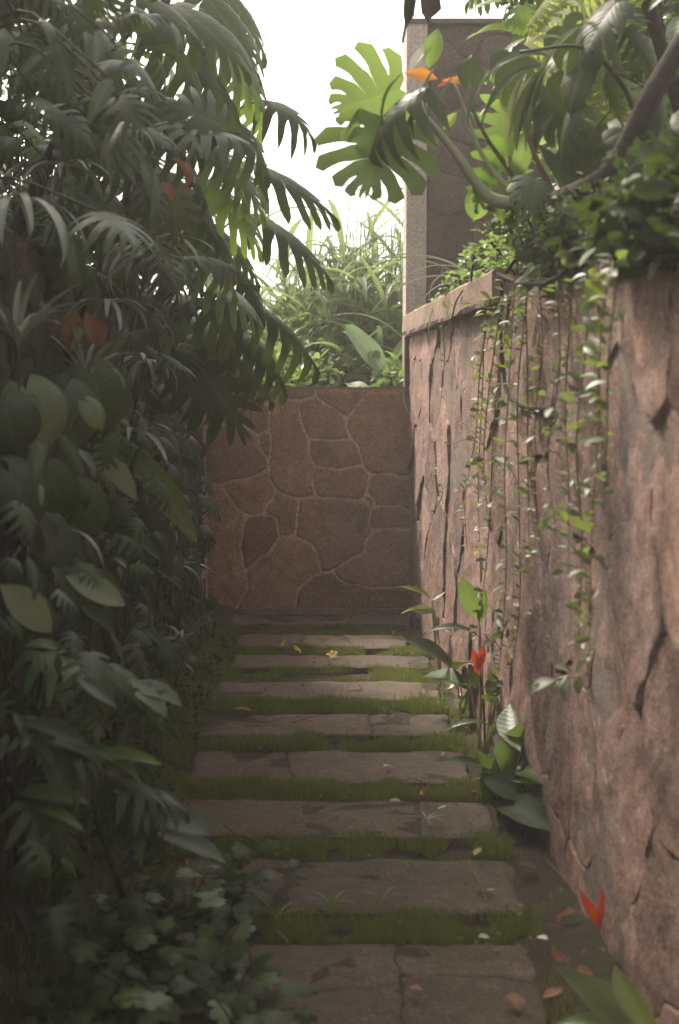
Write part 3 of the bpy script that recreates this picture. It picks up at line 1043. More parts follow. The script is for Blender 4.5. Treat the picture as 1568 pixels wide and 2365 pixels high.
# small weeds with tiny leaves along the left edge of the path
def scatter_leaves(name, n, fn, shapes, mat, seed, s0, s1, upbias=0.6):
    """many small leaves joined in one mesh (nobody could count them)"""
    g = random.Random(seed)
    vs, fs = [], []
    for _ in range(n):
        P = fn(g)
        if P is None:
            continue
        sv, sf = SHAPES[(shapes, g.randrange(4))]
        s = g.uniform(s0, s1)
        d = rv(g)
        d.z = d.z * 0.5 + 0.15
        m = frame(d, rv(g, 0.5) + Vector((0, 0, upbias)))
        b = len(vs)
        for v in sv:
            vs.append(tuple(P + (m @ Vector(v)) * s))
        for f in sf:
            fs.append(tuple(b + k for k in f))
    return mesh(name, vs, fs, M[mat])
def weed_pos(g):
    y = g.uniform(3.0, YW - 0.1)
    xe = float(np.interp(y, [s_[2] for s_ in reversed(slab_info)], [s_[0] for s_ in reversed(slab_info)]))
    x = xe + 0.03 - g.gammavariate(2.0, 0.09)
    if x < -1.0 or noise.noise(Vector((x * 5, y * 5, 9))) < -0.05:
        return None
    return Vector((x, y, gz(y) - 0.02 + min(.16, max(0, -.55 - x) * .35) + g.uniform(0.01, 0.06)))
o = stuff(link('weeds', scatter_leaves('weeds', 2600, weed_pos, 'small', 'bush_dark', 4, 0.02, 0.045)))
o['label'] = 'low dark weeds with tiny leaves spreading along the shaded path edge'

# ---------------------------------------------------------------- reeds and bushes beyond the end wall
def reed_clump(name, x, y, n, hgt, label, group, seed, z0=0.0, lean=0.0):
    g = random.Random(seed)
    root = thing(name, label, 'tall grass', (x, y, z0), group)
    vs, fs = [], []
    for _ in range(n):
        bx, by = g.gauss(0, 0.24), g.gauss(0, 0.2)
        h = hgt * g.uniform(0.72, 1.0)
        # a leafy cane: thin stem with arching blades
        az0 = g.uniform(0, 6.28)
        tilt = Vector((g.gauss(lean, 0.10), g.gauss(0, 0.10), 1)).normalized()
        tv, tf = tube_data([Vector((bx, by, 0)) + tilt * h * k / 4 for k in range(5)], [0.007, 0.006, 0.005, 0.004, 0.002], 4)
        b = len(vs)
        vs += [tuple(v) for v in tv]
        fs += [tuple(b + k for k in f) for f in tf]
        for k in range(g.randint(6, 8)):
            u = 0.25 + 0.75 * k / 9
            P = Vector((bx, by, 0)) + tilt * h * u
            a = az0 + k * 2.4 + g.uniform(-.4, .4)
            d = Vector((math.cos(a) * 0.5, math.sin(a) * 0.5, g.uniform(0.5, 1.3)))
            L = g.uniform(0.5, 0.95)
            q = g.randrange(4)
            sv, sf = SHAPES[('sedge', q)]
            m = frame(d, Vector((-math.cos(a), -math.sin(a), 0.4)))
            b = len(vs)
            for v in sv:
                vs.append(tuple(P + (m @ Vector((v[0] * 1.1, v[1], v[2]))) * L))
            for f in sf:
                fs.append(tuple(b + kk for kk in f))
    o = link('foliage', mesh('foliage', vs, fs, M['reed']), None, root)
    stuff(o)
    return root
def bush(name, x, y, z, rx, ry, rz, n, mat, label, cat, group, seed, s0=0.05, s1=0.10, kind='small', stems=5):
    g = random.Random(seed)
    root = thing(name, label, cat, (x, y, z - rz), group)
    def pos(g):
        v = rv(g)
        v.normalize()
        r = g.uniform(0.35, 1.0) ** 0.6
        v = Vector((v.x * rx, v.y * ry, v.z * rz + rz)) * 1.0
        p = Vector((v.x * r, v.y * r, rz + (v.z - rz) * r))
        if noise.noise((p + Vector((seed, 0, 0))) * 3.5 / max(rx, .4)) < -0.18:
            return None
        return p
    me = scatter_leaves('foliage', n, pos, kind, mat, seed, s0, s1)
    stuff(link('foliage', me, None, root))
    for k in range(stems):
        e = Vector((g.uniform(-.7, .7) * rx, g.uniform(-.7, .7) * ry, rz * g.uniform(1.0, 1.7)))
        vs_, fs_ = tube_data(spline([Vector((e.x * .15, e.y * .15, 0)), e * 0.5 + rv(g, .04), e], 4), 0.006, 5)
        link('stem', mesh('stem', vs_, fs_, M['bark']), None, root)
    return root
reed_spec = [
    ((690, 700), 12.4, 18, 1.9, 'leftmost pale clump of tall reeds beyond the low wall'),
    ((745, 640), 13.0, 20, 2.2, 'reed clump rising just right of the drooping dark leaf tips'),
    ((800, 600), 12.2, 22, 2.35, 'tallest clump of arching reeds standing above the low end wall'),
    ((852, 620), 12.8, 22, 2.45, 'dense arching reed clump behind the broad blue-green leaf'),
    ((900, 660), 12.0, 20, 2.1, 'reed clump closest to the pale edge of the stone pier'),
    ((945, 640), 13.4, 16, 2.4, 'reeds partly hidden by the stone pier'),
    ((600, 720), 13.2, 16, 1.7, 'short reeds showing through gaps in the dark climber leaves'),
    ((520, 730), 12.6, 14, 1.7, 'reeds glimpsed beside the old mossy wall'),
]
for k, ((px, py), Y, n, h, lab) in enumerate(reed_spec):
    p = at(px, py, Y)
    reed_clump('reed_clump', p.x, Y - 0.5, int(n * 2.6), h * 1.42, lab, 'reed clumps beyond the end wall', 60 + k)
bs = [
    (560, 800, 11.2, .40, .35, .55, 900, 'bush', 'bright green shrub behind the drooping dark leaf tips'),
    (640, 800, 11.6, .42, .4, .60, 900, 'bush', 'lit leafy shrub above the left half of the low wall'),
    (730, 800, 11.2, .40, .4, .55, 900, 'bush', 'leafy shrub behind the middle of the low end wall'),
    (800, 845, 10.7, .35, .3, .38, 700, 'bush_dark', 'dark low shrub just behind the top of the end wall'),
    (700, 860, 10.5, .35, .3, .36, 700, 'bush', 'low bright shrub peeping over the end wall'),
    (905, 790, 11.5, .35, .4, .60, 800, 'bush', 'yellowish green shrub beside the corner post'),
    (610, 870, 10.5, .35, .3, .36, 600, 'bush', 'small shrub spilling over the end wall near its shaded end'),
    (905, 862, 10.4, .22, .25, .25, 520, 'bush', 'small bright shrub tucked against the corner post'),
    (500, 780, 10.8, .35, .4, .6, 700, 'bush_dark', 'dark shrub filling the gap beside the old mossy wall'),
    (850, 740, 12.2, .5, .4, .6, 800, 'bush', 'shrub tangled among the reed stems'),
]
for k, (px, py, Y, rx, ry, rz, n, mt, lab) in enumerate(bs):
    p = at(px, py + 45, Y)
    bush('leafy_shrub', p.x, Y, p.z, rx, ry, rz * .8, int(n * 0.8), mt, lab, 'shrub', 'shrubs beyond the end wall', 100 + k, 0.05, 0.11)
ban = thing('broad_leaf_plant', 'plant with long broad blue-green leaves just behind the end wall', 'plant', at(890, 900, 10.6))
leaf_to(ban, 'banana', at(895, 870, 10.6), at(812, 752, 10.5), 'banana', up=(0.3, -1, 0.4), q=2)
leaf_to(ban, 'banana', at(893, 868, 10.6), at(940, 768, 10.6), 'bush', up=(-0.8, -0.7, 0.3), q=2, width=0.8)
leaf_to(ban, 'banana', at(800, 885, 10.4), at(868, 895, 10.1), 'vine_leaf_pale', up=(0, -0.4, 1), q=1, label='pale curled leaf hanging over the wall top')
leaf_to(ban, 'banana', at(840, 800, 10.9), at(790, 740, 11.0), 'banana', up=(0.2, -0.8, 0.6), q=1, width=0.6)
tube('stem', [at(890, 905, 10.6), at(893, 885, 10.6), at(894, 868, 10.6)], 0.012, M['stem_green'], ban)

# far wood so that the field does not end in a bare line
fw = random.Random(77)
vs, fs = [], []
def far_pos(g):
    x = g.uniform(-9, 9)
    return Vector((x, g.uniform(24, 30), abs(g.gauss(0, 1)) * 0.9 * (0.9 + 0.5 * noise.noise(Vector((x * .4, 0, 3))))))
o = stuff(link('undergrowth', scatter_leaves('undergrowth', 3500, far_pos, 'small', 'bush', 8, 0.25, 0.5)))
o['label'] = 'far pale green undergrowth behind the reeds'
structure(link('field', mesh('field', [(-90, YW + 0.5, 0.02), (90, YW + 0.5, 0.02), (90, 200, 0.3), (-90, 200, 0.3)], [(0, 1, 2, 3)], M['field'])))

# ---------------------------------------------------------------- the big climbers on the shaded side
def climber(label, base, top, n, box, mats, seed, kinds=('philo',), size=(0.26, 0.46), group='climbing plants over the old wall', dirbias=(0.55, -0.45, -0.35), dead=0.015, name='climbing_philodendron', accept=None):
    g = random.Random(seed)
    root = thing(name, label, 'climbing plant', base, group)
    b, t = Vector(base), Vector(top)
    path_ = [b, b.lerp(t, .35) + rv(g, .06), b.lerp(t, .7) + rv(g, .08), t]
    tube('stem', path_, [0.035, 0.03, 0.022, 0.012], M['bark'], root, 7)
    sp = spline(path_, 8)
    (x0, x1, y0, y1, z0, z1) = box
    made = 0
    tries = 0
    while made < n and tries < n * 12:
        tries += 1
        P = Vector((g.uniform(x0, x1), g.uniform(y0, y1), g.uniform(z0, z1)))
        if accept and not accept(P):
            continue
        d = Vector(dirbias) + rv(g, 0.42)
        kind = g.choice(kinds)
        mt = g.choice(mats)
        nm, lab = 'leaf', None
        if g.random() < dead:
            mt, lab = 'dead', 'withered brown leaf'
            kind = 'shrivel'
        L = g.uniform(*size) * (0.5 if kind == 'shrivel' else 1) * (0.8 if kind in ('monstera', 'heart') else 1)
        # petiole back to the nearest point of the stem (drawn short and thin)
        up = Vector((0.1, -0.35, 1)) + rv(g, 0.3)
        put(nm, leaf_mesh(kind, g.randrange(4), mt), root, P, d, up, L, lab)
        if made % 3 == 0:
            near = min(sp, key=lambda s_: (s_ - P).length)
            mid = P.lerp(near, 0.5) + Vector((0, 0, 0.08))
            e = P.lerp(near, min(1.0, 0.75))
            tube('petiole', [P, mid, e], [0.004, 0.005, 0.007], M['stem_dark'], root, 4, 3)
        made += 1
    return root

def pxof(P):
    d = P - Vector((0, 0, CZ))
    yc = d.y * math.cos(PITCH) - d.z * math.sin(PITCH)
    zc = d.y * math.sin(PITCH) + d.z * math.cos(PITCH)
    return 784 + F * d.x / yc, 1182.5 - F * zc / yc
# how far the crown really reaches over the path at each height (metres, seen at its depth)
def left_limit(P):
    px, py = pxof(P)
    edge = np.interp(py, [-200, 0, 100, 230, 330, 420, 560, 680, 760, 850, 930, 1400], [400, 400, 430, 450, 430, 450, 450, 430, 420, 400, 360, 330])
    return px < edge

CL = [
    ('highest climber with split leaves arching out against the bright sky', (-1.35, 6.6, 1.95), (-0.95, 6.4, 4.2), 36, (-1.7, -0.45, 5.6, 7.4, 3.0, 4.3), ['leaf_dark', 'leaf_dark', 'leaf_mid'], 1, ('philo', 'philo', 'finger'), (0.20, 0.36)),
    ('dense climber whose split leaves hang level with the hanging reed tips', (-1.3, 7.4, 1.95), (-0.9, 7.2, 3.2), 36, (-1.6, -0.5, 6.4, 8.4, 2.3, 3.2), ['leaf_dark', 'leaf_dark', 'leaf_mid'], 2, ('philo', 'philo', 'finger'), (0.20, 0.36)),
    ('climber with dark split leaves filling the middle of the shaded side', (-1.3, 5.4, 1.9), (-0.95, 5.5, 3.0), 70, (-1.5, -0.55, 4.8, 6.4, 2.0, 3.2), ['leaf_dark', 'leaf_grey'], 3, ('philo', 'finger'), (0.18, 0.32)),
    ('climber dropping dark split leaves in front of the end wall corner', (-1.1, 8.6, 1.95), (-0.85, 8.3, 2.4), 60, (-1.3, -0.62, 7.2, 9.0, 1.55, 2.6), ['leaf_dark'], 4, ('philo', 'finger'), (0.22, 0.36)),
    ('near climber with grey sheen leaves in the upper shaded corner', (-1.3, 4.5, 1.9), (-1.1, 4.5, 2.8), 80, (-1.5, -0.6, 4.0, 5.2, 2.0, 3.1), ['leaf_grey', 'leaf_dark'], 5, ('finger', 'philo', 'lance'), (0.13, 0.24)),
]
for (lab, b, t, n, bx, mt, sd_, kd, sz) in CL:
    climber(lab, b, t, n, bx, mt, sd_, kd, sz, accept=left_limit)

# leaves that make the outline against the sky, each at its own place on the outer shoots
outer = thing('outer_climber', 'outermost climber shoots whose long split leaves reach over the path', 'climbing plant', (-1.2, 7.0, 1.95), 'climbing plants over the old wall')
tube('stem', [(-1.2, 7.0, 1.95), (-0.95, 6.9, 2.6), (-0.8, 6.7, 3.3), (-0.75, 6.5, 3.9)], [0.03, 0.026, 0.02, 0.012], M['bark'], outer, 7)
HER = [  # base px, tip px, distance, kind, up
    ((455, -30), (610, 160), 6.6, 'philo'), ((500, -40), (628, 110), 6.9, 'philo'), ((470, 60), (628, 245), 6.5, 'philo'),
    ((400, 10), (560, 130), 6.2, 'philo'), ((430, 130), (600, 320), 6.4, 'philo'), ((560, 170), (632, 330), 6.8, 'philo'),
    ((608, 232), (717, 272), 6.6, 'finger'), ((480, 250), (640, 330), 6.6, 'philo'), ((430, 300), (600, 400), 6.7, 'philo'),
    ((560, 375), (764, 468), 6.9, 'philo'), ((500, 350), (612, 470), 6.8, 'philo'), ((470, 420), (606, 560), 6.9, 'philo'),
    ((585, 495), (762, 612), 7.0, 'philo'), ((480, 520), (610, 640), 7.2, 'philo'), ((430, 480), (560, 660), 6.8, 'philo'),
    ((525, 610), (640, 700), 7.3, 'philo'), ((560, 690), (752, 805), 7.3, 'philo'), ((470, 640), (600, 720), 7.0, 'philo'),
    ((470, 690), (560, 800), 7.2, 'monstera'), ((520, 755), (690, 850), 7.4, 'philo'), ((440, 740), (580, 860), 7.4, 'finger'),
    ((470, 800), (640, 905), 7.5, 'philo'), ((440, 820), (556, 1000), 7.3, 'finger'), ((420, 860), (520, 960), 7.2, 'finger'),
    ((500, 830), (585, 930), 7.6, 'lance'), ((350, 60), (500, 200), 6.0, 'philo'), ((330, 200), (470, 330), 6.0, 'philo'),
    ((300, -20), (450, 60), 6.0, 'philo'), ((380, 400), (520, 520), 6.4, 'philo'), ((350, 300), (500, 420), 6.2, 'philo'),
    ((600, 790), (655, 870), 7.5, 'lance'),
]
hr = random.Random(44)
for (a, b, Y, kd) in HER:
    A = at(a[0], a[1], Y)
    B = at(b[0], b[1], Y - 0.25 * hr.random())
    L = (B - A).length
    q = {'philo': hr.choice((1, 3, 0)), 'finger': hr.choice((0, 1)), 'monstera': 1, 'lance': 0}[kd]
    leaf_to(outer, kd, A, B + Vector((0, 0, 0.10 * L)), hr.choice(['leaf_dark', 'leaf_dark', 'leaf_mid']) if kd != 'lance' else 'leaf_mid',
            up=(0.25 + hr.gauss(0, .25), -0.75, 0.75), q=q, width=(.62 if b[0] > 700 else .9), stretch=1.12)
    tube('petiole', [A, A + Vector((-0.10, 0.05, -0.02)), A + Vector((-0.22, 0.1, -0.12))], [0.005, 0.006, 0.007], M['stem_dark'], outer, 4, 4)
# big grey-sheened leaf that faces the viewer
leaf_to(outer, 'finger', at(512, 292, 5.6), at(395, 225, 5.5), 'leaf_grey', up=(0.2, -1, 0.25), q=1, label='broad grey-sheened split leaf facing out')
leaf_to(outer, 'finger', at(285, 215, 5.2), at(215, 330, 5.1), 'leaf_grey', up=(0.2, -1, 0.35), q=3)
for (a, b, Y) in (((270, 300), (245, 410), 5.0), ((350, 430), (330, 530), 5.1), ((400, 440), (410, 560), 5.3), ((200, 300), (120, 390), 4.8)):
    leaf_to(outer, 'finger', at(*a, Y), at(*b, Y), 'leaf_grey', up=(0.2, -1, 0.3))

# backing foliage in the raised bed; near bushes out of view added for shade
for k, (x, y, z, rx, ry, rz, lab) in enumerate([(-1.25, 2.4, 2.4, .55, 1.2, .7, 'dark bush added out of view over the old wall to shade the near corner'),
        (-1.0, 2.2, 0.9, .25, 1.0, .9, 'dark plant mass added out of view at the old wall foot to darken the near corner')]):
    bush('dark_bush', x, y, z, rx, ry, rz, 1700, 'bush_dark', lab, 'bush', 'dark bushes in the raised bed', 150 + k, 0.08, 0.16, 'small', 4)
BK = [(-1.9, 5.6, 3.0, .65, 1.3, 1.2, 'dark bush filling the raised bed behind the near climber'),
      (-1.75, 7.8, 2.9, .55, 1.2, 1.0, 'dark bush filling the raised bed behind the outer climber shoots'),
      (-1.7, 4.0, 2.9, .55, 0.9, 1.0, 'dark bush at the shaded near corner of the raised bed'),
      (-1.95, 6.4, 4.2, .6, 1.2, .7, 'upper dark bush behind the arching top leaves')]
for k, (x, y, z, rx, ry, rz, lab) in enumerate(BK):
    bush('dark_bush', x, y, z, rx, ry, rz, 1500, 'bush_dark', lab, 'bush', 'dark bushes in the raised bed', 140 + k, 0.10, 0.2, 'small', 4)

# ---------------------------------------------------------------- umbrella sedges
def sedge_head(px, py, Y, R_, n, label, seed, stem_to, lift=0.55, mat='sedge', arc=(0, 6.28)):
    g = random.Random(seed)
    c = at(px, py, Y)
    root = thing('umbrella_sedge', label, 'sedge', Vector(stem_to), 'umbrella sedges among the climbers')
    tube('stem', [stem_to, (Vector(stem_to) + c) / 2 + Vector((0.03, 0, 0.04)), c], [0.005, 0.004, 0.003], M['stem_dark'], root, 5, 5)
    rr = R_ / F * Y
    for k in range(n):
        a = arc[0] + (arc[1] - arc[0]) * (k + g.uniform(-.3, .3)) / n
        d = Vector((math.cos(a), math.sin(a) * 0.9, lift * g.uniform(0.3, 1.5)))
        q = g.choice((0, 1, 2, 0)) if lift < 1 else g.choice((3, 1))
        put('leaf', leaf_mesh('sedge', q, mat, 1.5 if lift < 1 else 1.2), root, c, d, Vector((0, 0, 1)) + rv(g, .1), rr * g.uniform(1.05, 1.75))
    return root
SG = [(250, 700, 5.4, 110, 12, 'drooping dim sedge head left of the withered orange leaves', (-1.1, 5.7, 1.2), .4), (110, 1240, 4.6, 120, 11, 'sedge head low on the old wall among broad leaves', (-1.08, 4.8, .5), .6), (300, 1000, 5.8, 120, 12, 'sedge head above the slanting strap leaves', (-1.05, 6.0, .7), .6), (420, 1480, 6.9, 70, 12, 'sedge tuft on the ground where the bank meets the grass', (-.85, 7.0, -.05), 1.2),
      (32, 468, 4.3, 150, 17, 'large pale umbrella sedge head beside the frame edge in the deep shade', (-1.10, 4.6, 1.1), .45),
      (352, 565, 5.6, 112, 17, 'umbrella sedge head hanging over the darkest hollow of the climbers', (-1.12, 6.0, 1.0), .45),
      (40, 800, 4.2, 140, 18, 'upright spray of sedge blades above the broad ribbed leaves', (-1.05, 4.4, 0.9), 2.0),
      (335, 838, 6.0, 85, 18, 'umbrella sedge head level with the top of the end wall', (-1.08, 6.3, 0.9), .5),
      (200, 880, 5.0, 140, 11, 'slanting sedge spray between the two umbrella heads', (-1.05, 5.2, 0.8), 1.8),
      (352, 1200, 7.4, 70, 13, 'small umbrella sedge tuft beside the lower half of the end wall', (-0.95, 7.6, 0.3), .5),
      (398, 1310, 7.6, 75, 15, 'lowest umbrella sedge tuft near the foot of the old wall', (-0.93, 7.8, 0.1), .7),
      (150, 385, 4.8, 100, 12, 'dim umbrella sedge head in the upper shaded corner', (-1.1, 5.0, 1.8), .4)]
for k, (px, py, Y, r0, n, lab, st, lift) in enumerate(SG):
    sedge_head(px, py, Y, r0, n, lab, 300 + k, st, lift)

# ---------------------------------------------------------------- broad ribbed leaves and understory on the shaded side
def leafy(name, label, cat, base, specs, group=None, stems=True, stem_mat='stem_dark', sr=0.004):
    """specs: (kind, base px, tip px, distance, material, up, q, width)"""
    root = thing(name, label, cat, base, group)
    b = Vector(base)
    for s in specs:
        kd, a, t, Y, mt = s[:5]
        up = s[5] if len(s) > 5 and s[5] else (0.1, -0.8, 0.6)
        q = s[6] if len(s) > 6 else None
        wdt = s[7] if len(s) > 7 else 1.0
        A = at(a[0], a[1], Y if not isinstance(Y, tuple) else Y[0])
        B = at(t[0], t[1], Y if not isinstance(Y, tuple) else Y[1])
        leaf_to(root, kd, A, B, mt, up=up, q=q, width=wdt)
        if stems:
            mid = (A + b) / 2 + Vector((0, 0, 0.25 * (A - b).length * 0.3))
            tube('stem', [b, mid, A], [sr * 1.3, sr, sr * .8], M[stem_mat], root, 5, 4)
    return root
leafy('taro_plant', 'plant with broad ribbed hanging leaves below the upright sedge spray', 'plant', (-1.08, 4.5, 0.8), [
    ('heart', (60, 900), (110, 1035), 4.3, 'leaf_pale', None, 0, 1.2), ('heart', (150, 905), (175, 1030), 4.4, 'leaf_grey', None, 2, 1.25),
    ('heart', (215, 865), (262, 1010), 4.6, 'leaf_dark', None, 1, 1.1), ('heart', (10, 930), (45, 1060), 4.2, 'leaf_grey', None, 1, 1.2),
    ('heart', (200, 930), (240, 985), 4.3, 'leaf_pale', None, 0, 0.9), ('heart', (120, 870), (60, 960), 4.5, 'leaf_grey', None, 3, 1.2)])
leafy('taro_plant', 'broad ribbed leaves hanging in the middle of the shaded near edge', 'plant', (-1.05, 4.4, 0.5), [
    ('heart', (20, 1090), (90, 1210), 4.1, 'leaf_grey', None, 0, 1.1), ('heart', (110, 1090), (165, 1210), 4.3, 'leaf_dark', None, 1, 1.0),
    ('lance', (200, 1020), (330, 1140), 4.8, 'leaf_pale', None, 0, 1.1), ('heart', (90, 1200), (150, 1330), 4.3, 'leaf_grey', None, 2, .9),
    ('lance', (30, 1180), (120, 1290), 4.2, 'leaf_grey', None, 1, 1.3), ('heart', (180, 1130), (240, 1230), 4.6, 'leaf_dark', None, 3, 1)])
leafy('strap_fern', 'long olive strap leaves slanting down across the old wall', 'fern', (-1.0, 6.2, 0.95), [
    ('strap', (255, 1000), (478, 1232), (5.9, 6.1), 'leaf_mid', (0.4, -0.7, 0.5), 3, 1.35), ('strap', (260, 1120), (325, 1380), 5.6, 'leaf_dark', None, 0, 1.1),
    ('strap', (300, 1180), (360, 1420), 6.0, 'leaf_dark', None, 0, 1.0), ('fern', (330, 1150), (420, 1340), 6.3, 'leaf_dark', None, 0, 1.0),
    ('strap', (250, 980), (400, 1120), 6.3, 'leaf_grey', None, 1, 1.0)])
leafy('broad_shrub', 'low plant with pale folded leaves lit above the dark hollow', 'plant', (-1.0, 4.4, 0.2), [
    ('oval', (0, 1350), (120, 1450), 3.7, 'leaf_pale', None, 0, 1.1), ('oval', (150, 1330), (285, 1390), 4.2, 'leaf_pale', None, 2, .9),
    ('oval', (120, 1310), (195, 1385), 4.2, 'leaf_grey', None, 1, .9), ('lance', (140, 1340), (180, 1460), 4.1, 'leaf_grey', None, 0),
    ('lance', (180, 1320), (300, 1340), 4.4, 'leaf_dark', None, 1), ('lance', (10, 1300), (90, 1390), 4.0, 'leaf_dark', None, 1)])
# philodendron fans: fingers pointing right and down, stacked down to the ground
fr = random.Random(91)
FANS = [(20, 1480, 250, 1560, 3.9, 'topmost fan of long fingered leaves below the pale folded leaves'),
        (120, 1545, 400, 1620, 4.0, 'fan of pale-lit fingered leaves pointing at the first grass strips'),
        (0, 1620, 180, 1780, 3.7, 'dim fan of fingered leaves at the shaded frame edge'),
        (150, 1700, 330, 1880, 3.9, 'fan of fingered leaves drooping beside the wide middle slab'),
        (20, 1800, 160, 2000, 3.6, 'lowest dark fan of fingered leaves above the lobed ground plants'),
        (230, 1800, 400, 1960, 4.0, 'small fan of narrow leaves beside the dry stalks')]
for k, (x0, y0, x1, y1, Y, lab) in enumerate(FANS):
    root = thing('fingered_plant', lab, 'plant', ong(max(60, x0 + 60), 2100).lerp(at(x0, y0, Y), 0.1), 'fingered plants along the shaded bank')
    b0 = Vector(root.location)
    A = at(x0, y0, Y)
    tube('stem', [b0, (b0 + A) / 2 + Vector((-.05, 0, .1)), A], [0.012, 0.01, 0.008], M['stem_dark'], root, 6, 5)
    nl = 9
    for j in range(nl):
        u = j / (nl - 1)
        s0 = A.lerp(at(x1, y1, Y), 0.15 + 0.6 * u)
        ang = fr.uniform(-0.3, 1.2)
        Lp = fr.uniform(95, 165)
        px_, py_ = pxof(s0)
        T = at(px_ + Lp * math.cos(ang), py_ + Lp * math.sin(ang), Y + fr.uniform(-.15, .1))
        kd = fr.choice(('lance', 'lance', 'finger', 'oval'))
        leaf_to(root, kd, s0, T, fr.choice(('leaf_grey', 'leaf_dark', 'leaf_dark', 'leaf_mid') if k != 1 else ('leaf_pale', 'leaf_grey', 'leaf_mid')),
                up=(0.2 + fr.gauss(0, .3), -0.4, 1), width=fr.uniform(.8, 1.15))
leafy('fingered_plant', 'plant with several long pale leaves pointing towards the slabs', 'plant', (-0.85, 4.1, 0.0), [
    ('oval', (150, 1580), (300, 1590), 4.0, 'leaf_pale', (0.1, 0.2, 1), 3, .6), ('oval', (330, 1600), (375, 1672), 4.1, 'leaf_pale', None, 0, 1.3),
    ('lance', (270, 1570), (400, 1612), 4.2, 'leaf_pale', (0.1, 0.1, 1), 1, 1.1), ('oval', (215, 1600), (240, 1670), 4.0, 'leaf_pale', None, 0, 1.2),
    ('lance', (190, 1560), (330, 1520), 4.2, 'leaf_mid', (0, -.4, 1), 1, 1.0)], 'fingered plants along the shaded bank')

# general dark understory on the bank (countable large leaves per plant)
US = [((-0.98, 8.6), (-1.0, -0.78, 8.0, 9.2, 0.1, 1.3), 'dark leafy plant in the corner by the low wall'),
      ((-0.98, 7.2), (-1.05, -0.78, 6.6, 7.9, 0.1, 1.5), 'dark leafy plant clinging to the far half of the old wall'),
      ((-0.98, 6.0), (-1.05, -0.70, 5.4, 6.6, 0.0, 1.7), 'dark leafy plant clinging to the middle of the old wall'),
      ((-1.0, 4.9), (-1.10, -0.66, 4.4, 5.4, 0.0, 1.8), 'dark leafy plant on the old wall beside the large slabs'),
      ((-1.0, 4.0), (-1.15, -0.62, 3.4, 4.4, -0.1, 1.5), 'dark leafy plant nearest the frame edge')]
for k, ((bx, by), box, lab) in enumerate(US):
    g = random.Random(500 + k)
    root = thing('understory_plant', lab, 'plant', (bx, by, gz(by)), 'leafy plants clinging to the old wall')
    for j in range(100 if k > 0 else 60):
        P = Vector((g.uniform(box[0], box[1]), g.uniform(box[2], box[3]), g.uniform(box[4], box[5]) ** 1.0))
        lean = (P.x - box[0]) / (box[1] - box[0])
        if lean > 1 - 0.55 * max(0, P.z - 0.7) and k < 2:
            continue
        kd = g.choice(('lance', 'finger', 'finger', 'lance', 'fern', 'strap') if k < 3 else ('lance', 'finger', 'fern', 'lance', 'finger', 'strap'))
        d = Vector((0.55, -0.5, -0.45)) + rv(g, .4)
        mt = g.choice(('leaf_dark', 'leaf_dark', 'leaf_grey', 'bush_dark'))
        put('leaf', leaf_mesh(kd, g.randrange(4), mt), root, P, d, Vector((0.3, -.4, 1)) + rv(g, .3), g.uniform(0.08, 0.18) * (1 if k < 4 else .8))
    for j in range(5):
        e = Vector((g.uniform(box[0], box[1]), g.uniform(box[2], box[3]), box[5] * g.uniform(.5, 1)))
        tube('stem', [root.location, (Vector(root.location) + e) / 2 + rv(g, .04), e], [0.009, 0.007, 0.004], M['stem_dark'], root, 5, 4)

# withered orange leaves in the dark hollow
for (a, b, lab) in (((175, 715), (150, 830), 'withered orange-brown leaf hanging in the dark hollow'), ((200, 720), (232, 815), 'curled orange-brown leaf beside the first one in the dark hollow'),
                    ((375, 420), (392, 450), 'tiny orange leaf among the upper split leaves')):
    A, B = at(*a, 5.0), at(*b, 4.95)
    o = leaf_to(None, 'shrivel', A, B, 'dead', up=(0, -1, .2), q=0, width=1.3, name='withered_leaf')
    tag(o, lab, 'leaf')

# ---------------------------------------------------------------- lobed ground plants at the near shaded corner
LG = [(500, 2020, 70, 'lobed ground plant beside the third slab from the viewer'), (430, 2080, 80, 'bright lobed ground plant in the middle of the near corner'),
      (230, 2060, 75, 'lobed ground plant farthest into the near shade'), (330, 2150, 70, 'lobed ground plant around the bare twig'),
      (470, 2220, 80, 'lobed ground plant beside the nearest slab'), (560, 2340, 80, 'lobed ground plant overlapping the edge of the nearest slab'),
      (380, 2320, 85, 'lobed ground plant at the lower middle of the near corner'), (200, 2300, 90, 'lobed ground plant at the dark bottom corner')]
for k, (px, py, r0, lab) in enumerate(LG):
    g = random.Random(700 + k)
    b = ong(px, py + 60)
    root = thing('lobed_ground_plant', lab, 'plant', b, 'lobed ground plants in the near corner')
    for j in range(26):
        P = b + Vector((g.gauss(0, .10), g.gauss(0, .12), abs(g.gauss(0, .06)) + 0.03))
        d = Vector((g.gauss(.2, .7), g.gauss(-.3, .7), g.uniform(-.2, .35)))
        mt = g.choice(('leaf_mid', 'leaf_dark', 'bush_dark', 'leaf_dark', 'leaf_dark'))
        if g.random() < 0.07:
            mt = 'leaf_pale'
        put('leaf', leaf_mesh('ivy', g.randrange(4), mt), root, P, d, Vector((0, -0.25, 1)) + rv(g, .25), g.uniform(.045, .09))
        if j % 2 == 0:
            tube('stem', [b, (b + P) / 2 + Vector((0, 0, .03)), P], 0.0025, M['stem_dark'], root, 4, 3)
